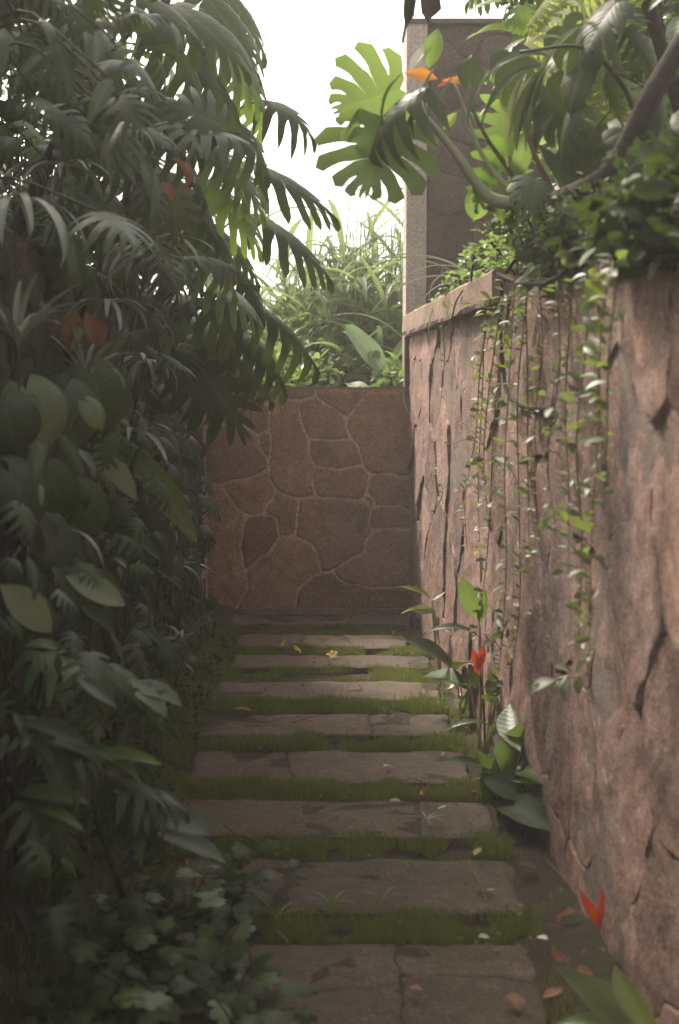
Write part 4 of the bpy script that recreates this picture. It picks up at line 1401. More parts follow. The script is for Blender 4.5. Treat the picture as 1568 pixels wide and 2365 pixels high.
# dry twigs and stalks
TW = [([(640 / 1.2755 * 1.0, 1855), (440, 1850), (415, 1862), (395, 1890)], 'reddish dry twig bending beside the wide slab'),
      ([(330, 1990), (335, 2020), (300, 2050), (290, 2030)], 'looped bare twig among the lobed plants'),
      ([(330, 2040), (345, 2070), (340, 2095), (320, 2100)], 'short hooked twig under the looped twig'),
      ([(520, 1905), (545, 1925), (580, 1935), (610, 1950)], 'dry twig lying on the edge of the slab'),
      ([(388, 1935), (400, 1960)], 'short pale twig stub in the shade'), ([(160, 2300), (200, 2290), (240, 2300), (215, 2320), (170, 2315)], 'loop of dry vine at the near corner'),
      ([(640, 2150), (655, 2165), (668, 2180)], 'small straw on the last grass strip')]
for pts, lab in TW:
    pp = [ong(*p, dz=0.03) for p in pts]
    o = tube('twig', pp, [0.004, 0.0035, 0.002], M['stem_red'], None, 5, 5)
    tag(o, lab, 'twig')

def crumb_pos(g):
    y = g.uniform(3.2, YW - 0.1)
    x = g.uniform(-0.75, 0.8)
    if x > rwx(y) - 0.03:
        return None
    edge = abs(x - 0.05) / 0.7
    if g.random() > 0.35 + edge:
        return None
    return Vector((x, y, gz(y) + 0.012))
me = scatter_leaves('leaf_litter', 900, crumb_pos, 'small', 'dead', 31, 0.008, 0.03, 1.5)
o = stuff(link('leaf_litter', me))
o['label'] = 'small brown crumbs of dead leaves on slabs and soil'
# ---------------------------------------------------------------- things on and over the right wall
def wallpt(px, py, off=0.03):
    """point off metres in front of the retaining wall, seen at the given picture place"""
    p0 = Vector((PA.x, PA.y, 0)) + wn * off
    d = ray(px, py)
    o = Vector((0, 0, CZ))
    t = (p0 - o).dot(wn) / d.dot(wn)
    return o + d * t

def ywall(px, gap=0.045):
    # distance at which the line of sight through px meets the wall, less a little
    k = (px - 784.0) / F
    a = wd.x / (-wd.y)
    return (PA.x - gap + PA.y * a) / (k + a)

vr = random.Random(33)
VINES = [  # picture places down the strand, leaf size, leaves, label
    ([(1018, 745), (1018, 830), (1010, 960)], .024, 9, 'thinnest vine strand hanging below the far end of the coping'),
    ([(1022, 1080), (1012, 1140), (1002, 1190)], .028, 6, 'short separate vine shoot low on the lit end of the wall'),
    ([(1120, 690), (1108, 860), (1098, 1000), (1080, 1150), (1068, 1270)], .046, 24, 'leafy vine strand hanging just beside the broken coping end'),
    ([(1130, 700), (1122, 900), (1112, 1100), (1112, 1300)], .040, 28, 'vine strand between the coping end and the black pipe'),
    ([(1168, 650), (1160, 820), (1150, 1000), (1140, 1200), (1132, 1330), (1105, 1480)], .046, 38, 'long vine strand following the black pipe down the wall'),
    ([(1195, 640), (1182, 850), (1178, 1080), (1172, 1300), (1165, 1480), (1150, 1640)], .050, 44, 'densest vine strand in the middle of the hanging curtain'),
    ([(1215, 650), (1208, 900), (1200, 1150), (1190, 1400), (1170, 1560)], .044, 36, 'vine strand right behind the densest strand'),
    ([(1255, 640), (1252, 800), (1236, 960), (1246, 1150), (1262, 1330)], .042, 26, 'bending vine strand crossing the end of the black pipe'),
    ([(1285, 650), (1280, 850), (1268, 1060), (1275, 1240)], .036, 18, 'short vine strand in the gap of the curtain'),
    ([(1325, 560), (1312, 760), (1308, 950), (1318, 1120), (1320, 1330)], .046, 28, 'straight vine strand on the lit side of the two nearest strands'),
    ([(1400, 590), (1392, 800), (1382, 1010), (1366, 1220), (1360, 1420), (1362, 1545)], .056, 46, 'thick nearest vine strand with the largest leaves'),
    ([(1150, 720), (1142, 900), (1128, 1060), (1120, 1230)], .044, 24, 'vine strand tucked against the bend of the black pipe'),
    ([(1225, 640), (1222, 860), (1214, 1090), (1212, 1290)], .046, 26, 'vine strand just past the densest strand towards the viewer'),
    ([(1350, 600), (1345, 800), (1342, 1010), (1335, 1250), (1330, 1480)], .050, 30, 'vine strand between the straight one and the thick nearest one'),
    ([(1425, 600), (1415, 820), (1402, 1000), (1395, 1180)], .050, 20, 'vine strand over the deepest shade of the wall'),
]
for k, (pts, ls, nl, lab) in enumerate(VINES):
    off = 0.05 + 0.05 * (k % 3) + (0.05 if k in (10, 11) else 0)
    P = [wallpt(x + vr.uniform(-13, 13), y, off + vr.uniform(-.02, .02)) for x, y in pts]
    root = thing('hanging_vine', lab, 'vine', P[0], 'vines hanging down the retaining wall')
    tube('stem', P, [0.0028, 0.0025, 0.002, 0.001], M['vine_stem'] if k not in (5, 10) else M['stem_red'], root, 5, 6)
    sp = spline(P, 24)
    for j in range(int(nl * 1.6)):
        u = (j + vr.uniform(0.1, .9)) / (nl * 1.6)
        q = sp[min(len(sp) - 1, int(u * (len(sp) - 1)))]
        az = vr.uniform(0, 2 * math.pi)
        d = Vector((math.cos(az) - 0.25, math.sin(az) - 0.25, vr.uniform(-0.15, 0.65)))
        if d.x > 0.5:
            d.x = -d.x * .6
        pale = vr.random()
        mt = 'vine_leaf_pale' if pale < 0.2 else ('leaf_yellow' if pale < 0.27 else 'vine_leaf')
        if k >= 9 and pale < 0.34:
            mt = 'leaf_pale'
        s = ls * vr.uniform(0.6, 1.45) * (1.0 - 0.25 * u)
        put('leaf', leaf_mesh('small', vr.randrange(4), mt), root, q, d, Vector((0, -.2, 1)) + rv(vr, .45), s)
        if vr.random() < 0.07 and 2 < k:
            e = q + Vector((vr.uniform(-.16, .03), vr.uniform(-.2, .2), vr.uniform(-.02, .10)))
            mid_ = (q + e) / 2 + Vector((0, 0, .02))
            tube('side_shoot', [q, mid_, e], [.0018, .0014, .0008], M['vine_stem'], root, 4, 4)
            for w_ in (.35, .6, .8, 1.0):
                pz = q.lerp(mid_, w_ * 2) if w_ < .5 else mid_.lerp(e, w_ * 2 - 1)
                put('leaf', leaf_mesh('small', vr.randrange(4), mt), root, pz, rv(vr, .6) + Vector((-.3, -.2, .3)), Vector((0, -.2, 1)) + rv(vr, .4), s * .85)

# rosette where a strand tip turns towards the path
tip = thing('vine_shoot', 'pale leafy shoot tip curling out over the shaded wall below the nearest strand', 'vine', wallpt(1362, 1545, .08))
P = [wallpt(1362, 1545, .08), at(1340, 1562, 4.38), at(1300, 1565, 4.4), at(1235, 1582, 4.4)]
tube('stem', P, 0.002, M['stem_green'], tip, 5, 5)
for (a, b) in (((1285, 1570), (1222, 1578)), ((1310, 1560), (1270, 1592)), ((1320, 1555), (1295, 1528)), ((1330, 1556), (1350, 1525)), ((1345, 1560), (1330, 1600)),
               ((1320, 1565), (1290, 1610)), ((1290, 1570), (1275, 1590)), ((1350, 1550), (1378, 1530))):
    leaf_to(tip, 'small', at(*a, 4.4), at(*b, 4.38), vr.choice(('vine_leaf_pale', 'leaf_pale')), up=(-.6, -.5, 1), width=1.2)

# black pipe
pp = [wallpt(1305, 560, .05), wallpt(1312, 610, .05), wallpt(1290, 640, .07), wallpt(1240, 656, .08), wallpt(1190, 650, .09), wallpt(1150, 633, .09)]
tag(tube('black_pipe', pp, 0.0085, M['black'], None, 8, 6), 'upper black water pipe sagging across the wall top', 'pipe')
pp = [wallpt(1190, 600, .05), wallpt(1166, 640, .075), wallpt(1156, 700, .06), wallpt(1157, 780, .045), wallpt(1162, 850, .04), wallpt(1170, 905, .04), wallpt(1192, 932, .04), wallpt(1225, 943, .035), wallpt(1268, 946, .02)]
tag(tube('black_pipe', pp, 0.0075, M['black'], None, 8, 6), 'lower black water pipe hanging down the wall and turning into a joint', 'pipe')
pp = [wallpt(1068, 672, .09), wallpt(1052, 700, .085), wallpt(1042, 740, .07), wallpt(1026, 768, .03)]
tag(tube('root', pp, 0.004, M['bark'], None, 6, 5), 'thin dark root crossing the coping near the pier', 'root')

# small-leaved weeds along the wall top
TB = [(1010, 700, .10, .14, .06, 150, 'bush', 'first tuft of small yellow-green weeds on the coping beside the pier'),
      (1060, 650, .12, .16, .08, 230, 'bush', 'small weed tuft with reddish tips in the middle of the coping'),
      (1120, 610, .16, .22, .12, 380, 'bush', 'leafy weed mound above the broken end of the coping'),
      (1190, 560, .20, .25, .15, 560, 'bush', 'dense bright weed mound over the looping black pipe'),
      (1250, 500, .22, .25, .15, 600, 'bush', 'weed mound under the thick monstera stem'),
      (1330, 520, .16, .25, .12, 420, 'bush_dark', 'shaded weed mound on the wall top behind the hanging strands'),
      (1430, 470, .2, .3, .16, 500, 'bush_dark', 'shaded weed mound beside the striped hanging fern')]
for k, (px, py, rx, ry, rz, n, mt, lab) in enumerate(TB):
    p = wallpt(px, py, 0.0)
    Y = min(p.y, 9.2)
    P = at(px, py, Y)
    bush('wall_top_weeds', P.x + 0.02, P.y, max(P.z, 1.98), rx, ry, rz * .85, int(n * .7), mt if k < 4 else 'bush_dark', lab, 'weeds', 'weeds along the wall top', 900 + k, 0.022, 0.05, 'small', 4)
# wiry grass blades at the coping
g = random.Random(8)
tg = thing('wiry_grass', 'thin arching grass blades leaning over the pale pier edge', 'grass', at(1050, 640, 8.2))
for j in range(9):
    A = at(1075 + g.uniform(-30, 40), 640 + g.uniform(-20, 20), 8.0 + g.uniform(-.4, .4))
    B = A + Vector((g.uniform(-.42, -.1), g.uniform(-.2, .2), g.uniform(.0, .18)))
    put('blade', leaf_mesh('sedge', g.randrange(4), 'sedge', 0.4), tg, A, B - A, (0, 0, 1), (B - A).length * 1.4)

# ---- monstera that leans out over the path
mon = thing('monstera', 'monstera with large lit split leaves leaning out over the path in front of the pier', 'monstera', at(1300, 455, 5.0))
Ym = 5.0
tube('stem', [at(1580, 90, 4.4), at(1500, 230, 4.4), at(1455, 325, 4.45), at(1400, 405, 4.5), at(1310, 448, 4.7), at(1235, 470, 4.9), at(1190, 466, 5.0)], [0.030, 0.034, 0.036, 0.032, 0.026, 0.024, 0.020], M['bark'], mon, 9, 6)
tube('petiole', [at(1205, 472, 5.0), at(1140, 462, 5.0), at(1105, 430, 4.98), at(1045, 345, 4.95), at(978, 262, 4.95)], [0.024, 0.024, 0.020, 0.015, 0.008], M['stem_green'], mon, 9, 6)
tube('petiole', [at(1220, 478, 5.05), at(1160, 420, 5.05), at(1110, 350, 5.05), at(1080, 270, 5.05), at(1050, 190, 5.05)], [0.011, 0.010, 0.008, 0.006, 0.005], M['stem_green'], mon, 7, 6)
tube('petiole', [at(1210, 470, 5.1), at(1180, 400, 5.1), at(1125, 320, 5.1), at(1085, 240, 5.15)], [0.010, 0.009, 0.007, 0.006], M['stem_dark'], mon, 7, 6)
tube('petiole', [at(1280, 450, 4.95), at(1240, 370, 4.9), at(1215, 300, 4.9), at(1200, 250, 4.9)], [0.010, 0.009, 0.007, 0.005], M['stem_red'], mon, 7, 6)
# upper lit leaf, seen from below, tip pointing away from the pier
leaf_to(mon, 'monstera', at(925, 205, 5.05), at(738, 262, 4.9), 'leaf_lit', up=(0.05, 1, 0.30), q=0, width=1.0, stretch=0.90, label='large bright split leaf lit from behind')
leaf_to(mon, 'monstera', at(893, 285, 4.95), at(840, 460, 4.88), 'leaf_lit', up=(0.10, 1, 0.12), q=0, width=1.22, stretch=1.0, label='hanging bright split leaf lit from behind')
leaf_to(mon, 'finger', at(985, 205, 4.8), at(805, 300, 4.75), 'leaf_dark', up=(0.15, -0.6, 1.0), q=0, width=.8, stretch=1.0, label='dark drooping leaf in front of the bright ones')
leaf_to(mon, 'lance', at(930, 170, 4.75), at(830, 255, 4.8), 'leaf_grey', up=(-0.5, -0.3, 1.0), q=1, width=.7)
leaf_to(mon, 'lance', at(1010, 150, 4.8), at(935, 240, 4.8), 'leaf_grey', up=(-0.5, -0.2, 1.0), q=1, width=.8)
leaf_to(mon, 'lance', at(975, 200, 4.8), at(925, 310, 4.8), 'leaf_grey', up=(-0.7, -0.2, .6), q=0, width=.8)
leaf_to(mon, 'lance', at(960, 250, 4.8), at(915, 330, 4.8), 'leaf_dark', up=(-0.7, -0.2, .6), q=0, width=.9)
leaf_to(mon, 'lance', at(1048, 175, 4.8), at(990, 270, 4.8), 'leaf_grey', up=(-0.7, -0.2, .6), q=0, width=.9)
leaf_to(mon, 'heart', at(1085, 190, 4.8), at(1090, 130, 4.8), 'leaf_dark', up=(0, -1, .2), q=2, width=1.1)
leaf_to(mon, 'oval', at(990, 160, 4.9), at(1010, 68, 4.9), 'leaf_lit', up=(0, -1, .2), q=2, width=1.0)
leaf_to(mon, 'lance', at(945, 165, 4.9), at(985, 95, 4.9), 'leaf_white', up=(-.5, -1, .2), q=2, width=1.0, label='pale folded leaf')
leaf_to(mon, 'finger', at(1170, 330, 5.2), at(1085, 480, 5.3), 'leaf_mid', up=(0, 1, .3), q=0, width=.7, label='backlit leaf hanging behind the stems')
leaf_to(mon, 'finger', at(1170, 240, 5.4), at(1140, 400, 5.4), 'leaf_lit', up=(0, 1, .2), q=1, width=.9)
leaf_to(mon, 'heart', at(1110, 440, 5.2), at(1095, 505, 5.2), 'leaf_lit', up=(0, -1, .2), q=0)
leaf_to(mon, 'heart', at(1160, 470, 5.2), at(1180, 520, 5.2), 'leaf_mid', up=(0, -1, .2), q=0)
leaf_to(mon, 'lance', at(1215, 290, 5.1), at(1195, 450, 5.1), 'leaf_lit', up=(0.5, -1, .2), q=0, width=1.0)
leaf_to(mon, 'oval', at(1150, 350, 5.15), at(1100, 450, 5.15), 'leaf_mid', up=(0.5, -1, .2), q=0, width=.8)
leaf_to(mon, 'oval', at(1055, 260, 5.3), at(1025, 295, 5.3), 'leaf_yellow', up=(0, -1, .3), q=0, width=1.1)
# orange leaves or bracts against the pier
leaf_to(mon, 'oval', at(1010, 182, 5.1), at(940, 165, 5.1), 'orange', up=(0, -1, .4), q=2, width=1.0, label='orange leaf in front of the pier')
leaf_to(mon, 'lance', at(1100, 190, 5.1), at(1025, 180, 5.1), 'orange', up=(0, -1, .4), q=2, width=.9, label='second orange leaf')
leaf_to(mon, 'lance', at(1060, 180, 5.15), at(1010, 196, 5.15), 'red', up=(0, -1, .4), q=2, width=.8, label='red leaf under the orange ones')

# grey silver-lit fingered leaves above
sil = thing('silver_climber', 'climber with silvery drooping fingered leaves above the thick dark stem', 'climbing plant', at(1480, 300, 4.9))
tube('stem', [at(1480, 300, 4.9), at(1440, 200, 4.8), at(1350, 110, 4.7), at(1200, 120, 4.7)], [0.012, 0.01, 0.007, 0.005], M['stem_dark'], sil, 6, 6)
for (a, b, kd, mt, wdt) in [((1250, 150), (1075, 200), 'lance', 'leaf_grey', .6), ((1255, 155), (1150, 310), 'lance', 'leaf_grey', .6), ((1245, 165), (1105, 330), 'lance', 'leaf_pale', .45),
                       ((1215, 170), (1160, 270), 'lance', 'leaf_pale', .7), ((1260, 160), (1190, 320), 'lance', 'leaf_grey', .5), ((1270, 130), (1120, 100), 'lance', 'leaf_grey', .7),
                       ((1300, 90), (1230, 60), 'lance', 'leaf_pale', .6), ((1345, 60), (1190, 150), 'lance', 'leaf_pale', .5), ((1350, 50), (1500, 45), 'lance', 'leaf_pale', .5),
                       ((1350, 50), (1340, -40), 'lance', 'leaf_pale', .5),
                       ((1350, 55), (1500, 10), 'lance', 'leaf_grey', .6), ((1130, 160), (1060, 260), 'lance', 'leaf_grey', .6)]:
    leaf_to(sil, kd, at(*a, 4.75), at(*b, 4.7), mt, up=(-0.3 + vr.gauss(0, .3), -0.6, 0.9), q=vr.choice((0, 1)), width=wdt * 0.9)

for (a, b, kd, mt, Yd) in [((1260, 200), (1330, 330), 'monstera', 'leaf_dark', 4.9), ((1330, 230), (1250, 390), 'philo', 'leaf_dark', 4.8), ((1400, 150), (1420, 290), 'philo', 'leaf_dark', 4.9),
                       ((1300, 60), (1390, 160), 'monstera', 'leaf_dark', 4.8), ((1450, 60), (1530, 160), 'philo', 'leaf_dark', 4.7), ((1240, 330), (1330, 440), 'lance', 'leaf_dark', 4.9),
                       ((1370, 300), (1300, 420), 'heart', 'leaf_dark', 4.9), ((1180, 120), (1240, 230), 'monstera', 'leaf_dark', 5.0), ((1420, 10), (1330, 110), 'monstera', 'leaf_dark', 4.7),
                       ((1520, 200), (1560, 330), 'philo', 'leaf_dark', 4.6), ((1290, 250), (1200, 330), 'lance', 'leaf_dark', 4.9), ((1350, 130), (1300, 240), 'heart', 'leaf_dark', 4.8)]:
    leaf_to(sil, kd, at(*a, Yd), at(*b, Yd - .05), mt, up=(vr.gauss(-.3, .4), -0.8, 0.5), q=vr.randrange(4), width=.8)
# yellow-green feather fronds
fe = thing('feather_palm', 'bright yellow-green feather fronds hanging in front of the pier top', 'palm', at(1420, 120, 5.6))
for (a, b, q, up, mt) in [((1400, -60), (1090, 150), 1, (0, .6, 1), 'leaf_yellow'), ((1420, 0), (1110, 300), 3, (0, .6, 1), 'leaf_yellow'), ((1380, -100), (1180, 20), 1, (0, .6, 1), 'leaf_yellow'),
                      ((1400, 170), (1170, 400), 3, (0, .8, .8), 'leaf_yellow')]:
    leaf_to(fe, 'cycad', at(*a, 5.7), at(*b, 5.5), mt, up=up, q=q, width=1.15)
tube('stem', [at(1440, 420, 5.9), at(1430, 200, 5.8), at(1410, 0, 5.7), at(1390, -90, 5.7)], [0.02, 0.018, 0.014, .01], M['bark'], fe, 7, 5)
dryf = thing('dry_frond', 'dry brown frond tip hanging above the pier top', 'frond', at(985, -20, 6.0))
for (a, b, wdt) in (((975, -60), (1000, 58), 1.2), ((945, -60), (940, 70), .6), ((960, -40), (938, 62), .5), ((1010, -60), (1004, 10), .7)):
    leaf_to(dryf, 'shrivel', at(*a, 6.0), at(*b, 6.0), 'husk', up=(0, -1, .2), q=3, width=wdt)

# dark monstera mass filling the top corner
def right_mass(P):
    px, py = pxof(P)
    lo = np.interp(py, [-300, 0, 150, 300, 420, 520], [1180, 1190, 1200, 1190, 1230, 1300])
    return px > lo
CR = [('dark monstera climber filling the top corner over the wall', (1.35, 5.2, 1.95), (1.0, 5.0, 3.2), 64, (0.58, 1.25, 4.7, 6.0, 2.1, 3.4), ['leaf_dark', 'leaf_mid', 'leaf_dark'], 21, ('monstera', 'lance', 'lance', 'heart'), (.13, .26)),
      ('dark monstera climber farther along the wall behind the silvery leaves', (1.5, 6.6, 1.95), (1.1, 6.4, 3.4), 60, (0.75, 1.6, 6.0, 7.4, 2.3, 3.9), ['leaf_dark', 'leaf_mid', 'leaf_lit'], 22, ('monstera', 'philo', 'lance'), (.22, .4)),
      ('nearest dark climber at the top corner of the wall', (1.15, 4.2, 1.95), (1.0, 4.2, 2.9), 9, (0.70, 1.15, 3.9, 4.7, 2.5, 3.1), ['leaf_dark', 'leaf_mid'], 23, ('lance', 'small', 'heart'), (.09, .18))]
for (lab, b, t, n, bx, mt, sd_, kd, sz) in CR:
    climber(lab, b, t, n, bx, mt, sd_, kd, sz, 'climbing plants above the retaining wall', (-0.5, -0.5, -0.35), 0.02, 'climbing_monstera', right_mass)
for k, (x, y, z, rx, ry, rz, n, mt, lab) in enumerate([
        (1.9, 7.2, 3.0, .75, 1.0, 1.1, 2200, 'bush_dark', 'dark shrub behind the climbers above the retaining wall'),
        (1.55, 6.0, 2.45, .45, .6, .45, 1300, 'bush', 'sunlit shrub seen through the thick dark stem'),
        (1.9, 9.2, 3.1, .7, .9, 1.1, 2200, 'bush', 'tall shrub behind the pier'),
        (2.0, 6.6, 4.2, .8, 1.4, .7, 1800, 'bush_dark', 'high dark shrub at the top corner above the wall')]):
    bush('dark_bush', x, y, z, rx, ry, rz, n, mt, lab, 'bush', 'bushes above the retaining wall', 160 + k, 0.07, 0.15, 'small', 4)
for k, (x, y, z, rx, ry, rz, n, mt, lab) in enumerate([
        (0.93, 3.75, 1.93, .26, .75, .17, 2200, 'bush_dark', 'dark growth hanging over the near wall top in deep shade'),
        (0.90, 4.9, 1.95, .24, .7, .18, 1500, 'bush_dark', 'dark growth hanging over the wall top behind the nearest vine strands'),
        (1.05, 2.1, 2.35, .50, 1.1, .45, 1800, 'bush_dark', 'dark growth added out of view over the wall top to shade the near wall')]):  # last bush lies outside the view, added to cast shade on near wall and ground
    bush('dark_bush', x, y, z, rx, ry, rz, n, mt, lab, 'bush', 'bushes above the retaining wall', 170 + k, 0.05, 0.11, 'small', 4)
# light ferns at the frame edge
lf = thing('wall_fern', 'light green ferns growing behind the thick dark stem at the frame edge', 'fern', at(1560, 360, 5.6))
for (a, b, q) in (((1560, 380), (1440, 250), 0), ((1580, 400), (1500, 200), 2), ((1600, 380), (1460, 330), 0), ((1570, 300), (1430, 120), 0), ((1590, 260), (1520, 90), 2), ((1560, 430), (1400, 400), 0), ((1580, 330), (1470, 380), 1)):
    leaf_to(lf, 'fern', at(*a, 5.5), at(*b, 5.4), 'leaf_yellow', up=(0, -.6, 1), q=q, width=1.3)
hf = thing('hanging_fern', 'striped fern frond hanging down at the frame edge over the shaded wall', 'fern', at(1590, 380, 3.5))
for (a, b, q, mt) in (((1610, 400), (1480, 605), 2, 'leaf_pale'), ((1620, 380), (1430, 430), 0, 'leaf_dark'), ((1600, 470), (1560, 650), 0, 'leaf_dark')):
    leaf_to(hf, 'fern', at(*a, 3.5), at(*b, 3.45), mt, up=(-.5, -.8, .6), q=q, width=.62)

# ---------------------------------------------------------------- plants at the foot of the right wall
def ground_plant(name, label, cat, bpx, specs, stem_mat='stem_green', group='plants at the foot of the retaining wall', sr=.004):
    b = ong(*bpx, dz=-0.03)
    yb_ = min(b.y, ywall(bpx[0], .05))
    b = Vector(((bpx[0] - 784) / F * yb_, yb_, gz(yb_) - 0.03))
    root = thing(name, label, cat, b, group)
    for s in specs:
        kd, a, t, mt = s[:4]
        up = s[4] if len(s) > 4 and s[4] else (-0.2, -0.7, 0.8)
        q = s[5] if len(s) > 5 else 2
        wdt = s[6] if len(s) > 6 else 1.0
        dy = s[7] if len(s) > 7 else 0.0
        A, B = at(a[0], a[1], min(b.y + 0.02, ywall(a[0]))), at(t[0], t[1], min(b.y + dy, ywall(t[0])))
        leaf_to(root, kd, A, B, mt, up=up, q=q, width=wdt)
        tube('stem', [b, (A + b) / 2 + rv(vr, .008), A], [sr * 1.4, sr, sr * .7], M[stem_mat], root, 5, 4)
    return root
ground_plant('heliconia', 'farthest slim plant with yellow-lit leaf tips against the end wall corner', 'plant', (1022, 1520), [
    ('lance', (998, 1384), (934, 1338), 'leaf_yellow', (0.3, -.5, 1), 0, .8), ('lance', (996, 1386), (1024, 1366), 'vine_leaf_pale', None, 2, 1.3),
    ('lance', (1000, 1406), (928, 1397), 'leaf_yellow', (0, -.2, 1), 0, .8), ('oval', (1004, 1412), (950, 1404), 'vine_leaf_pale', (0, -1, .4), 0, .8), ('lance', (1010, 1420), (1012, 1450), 'leaf_pale', None, 2, 1)])
ground_plant('heliconia', 'tall plant with a broad upright leaf and one long arching dark leaf', 'plant', (1112, 1610), [
    ('oval', (1106, 1432), (1068, 1340), 'leaf_lit', (-.3, -1, .2), 2, .95), ('lance', (1108, 1438), (1120, 1370), 'leaf_mid', (0, -1, .2), 2, .9),
    ('lance', (1104, 1468), (995, 1408), 'leaf_grey', (0, -.3, 1), 1, .7)])
ground_plant('heliconia', 'low plant with two broad green leaves spreading over the slab ends', 'plant', (1068, 1660), [
    ('oval', (1052, 1545), (952, 1462), 'leaf_grey', (.3, -.5, .9), 0, .8), ('oval', (1082, 1592), (980, 1522), 'leaf_lit', (.1, -.5, .9), 1, .95),
    ('lance', (1050, 1548), (1092, 1508), 'leaf_dark', (0, -.5, 1), 2, .9), ('oval', (1082, 1590), (1070, 1632), 'leaf_mid', None, 0, .9)])
h = ground_plant('heliconia', 'plant with the red pointed flower and pale heart leaves below the vines', 'plant', (1128, 1690), [
    ('heart', (1080, 1545), (1095, 1590), 'leaf_grey', (-.3, -1, .2), 0, .9), ('oval', (1138, 1620), (1140, 1560), 'leaf_grey', (-.3, -1, .3), 2, 1.2), 
    ('oval', (1150, 1610), (1128, 1650), 'leaf_pale', (-.3, -1, .2), 0, 1.1)])
for (a, b_) in (((1104, 1545), (1118, 1492)), ((1104, 1545), (1092, 1500)), ((1106, 1535), (1106, 1560)), ((1106, 1520), (1122, 1512)), ((1100, 1530), (1098, 1555)), ((1108, 1545), (1112, 1515))):
    leaf_to(h, 'lance', at(*a, h.location.y - .05), at(*b_, h.location.y - .06), 'red', up=(0, -1, .2), q=2, width=1.2, name='bract', label='red flower bract')
tube('flower_stem', [h.location, at(1116, 1610, h.location.y), at(1104, 1545, h.location.y)], [.006, .005, .004], M['stem_dark'], h, 6, 5)
ground_plant('heliconia', 'bushy green plant on the soil below the red flower', 'plant', (1170, 1820), [
    ('oval', (1202, 1735), (1172, 1618), 'leaf_mid', (-.3, -1, .2), 2, .9), ('lance', (1168, 1655), (1118, 1710), 'leaf_pale', (0, -.8, .6), 0, .9),
    ('lance', (1130, 1675), (1025, 1642), 'leaf_mid', (0, -.2, 1), 1, .7), ('lance', (1150, 1790), (1208, 1680), 'leaf_lit', (-.3, -1, .4), 2, .9),
    ('lance', (1140, 1780), (1032, 1730), 'leaf_dark', (0, -.3, 1), 0, .9), ('oval', (1140, 1800), (1110, 1740), 'leaf_mid', (0, -.8, .6), 2, .9),
    ('lance', (1190, 1790), (1262, 1700), 'leaf_mid', (-.3, -.6, .8), 1, .6), ('oval', (1180, 1800), (1228, 1760), 'leaf_pale', None, 0, .8),
    ('lance', (1140, 1790), (1090, 1790), 'leaf_dark', (0, -.3, 1), 0, .9), ('oval', (1170, 1800), (1150, 1740), 'leaf_lit', None, 2, .7), ('lance', (1170, 1810), (1222, 1830), 'leaf_dark', (0, -.3, 1), 0, .9)])
ground_plant('heliconia', 'large blurred plant rising from the bottom edge by the wall foot', 'plant', (1500, 2560), [
    ('oval', (1492, 2440), (1335, 2232), 'leaf_pale', (.4, -.6, .8), 0, .75), ('oval', (1530, 2440), (1418, 2262), 'leaf_pale', (-.6, -.6, .6), 0, .7),
    ('lance', (1470, 2400), (1305, 2300), 'leaf_mid', (.2, -.4, 1), 1, .8), ('lance', (1540, 2480), (1440, 2380), 'leaf_dark', (.4, -.4, 1), 0, 1)], sr=.006)
dk = ground_plant('dark_herb', 'dark leafy herb in the deep shade at the wall foot beside the wide slabs', 'plant', (1195, 1905), [
    (vr.choice(('oval', 'lance')), (1190 + vr.uniform(-40, 50), 1880 + vr.uniform(-60, 30)), (1190 + vr.uniform(-90, 80), 1870 + vr.uniform(-110, 50)), vr.choice(('leaf_dark', 'bush_dark'))) for _ in range(14)])
# pale bleached leaves lying between the plants
g = random.Random(19)
for (px, py, s, mt, lab) in [(1030, 1580, .075, 'leaf_white', 'whitish curled leaf lying left of the heliconia stems'), (1062, 1597, .07, 'leaf_white', 'whitish curled leaf lying between the heliconia stems'),
                        (1058, 1625, .07, 'leaf_white', 'crumpled pale leaf standing on the soil below the red flower'), (1125, 1632, .06, 'leaf_white', 'pale pinkish leaf beside the foot of the red-flowered plant'),
                        (1180, 1770, .06, 'leaf_white', 'whitish leaf caught in the bushy green plant')]:
    P = ong(px, py + 12, .02)
    tag(put('bleached_leaf', leaf_mesh('shrivel', g.randrange(4), mt, 1.8), None, P, Vector((g.uniform(-1, 1), g.uniform(-.5, .5), .6)), (0, -.8, .6), s), lab, 'leaf')

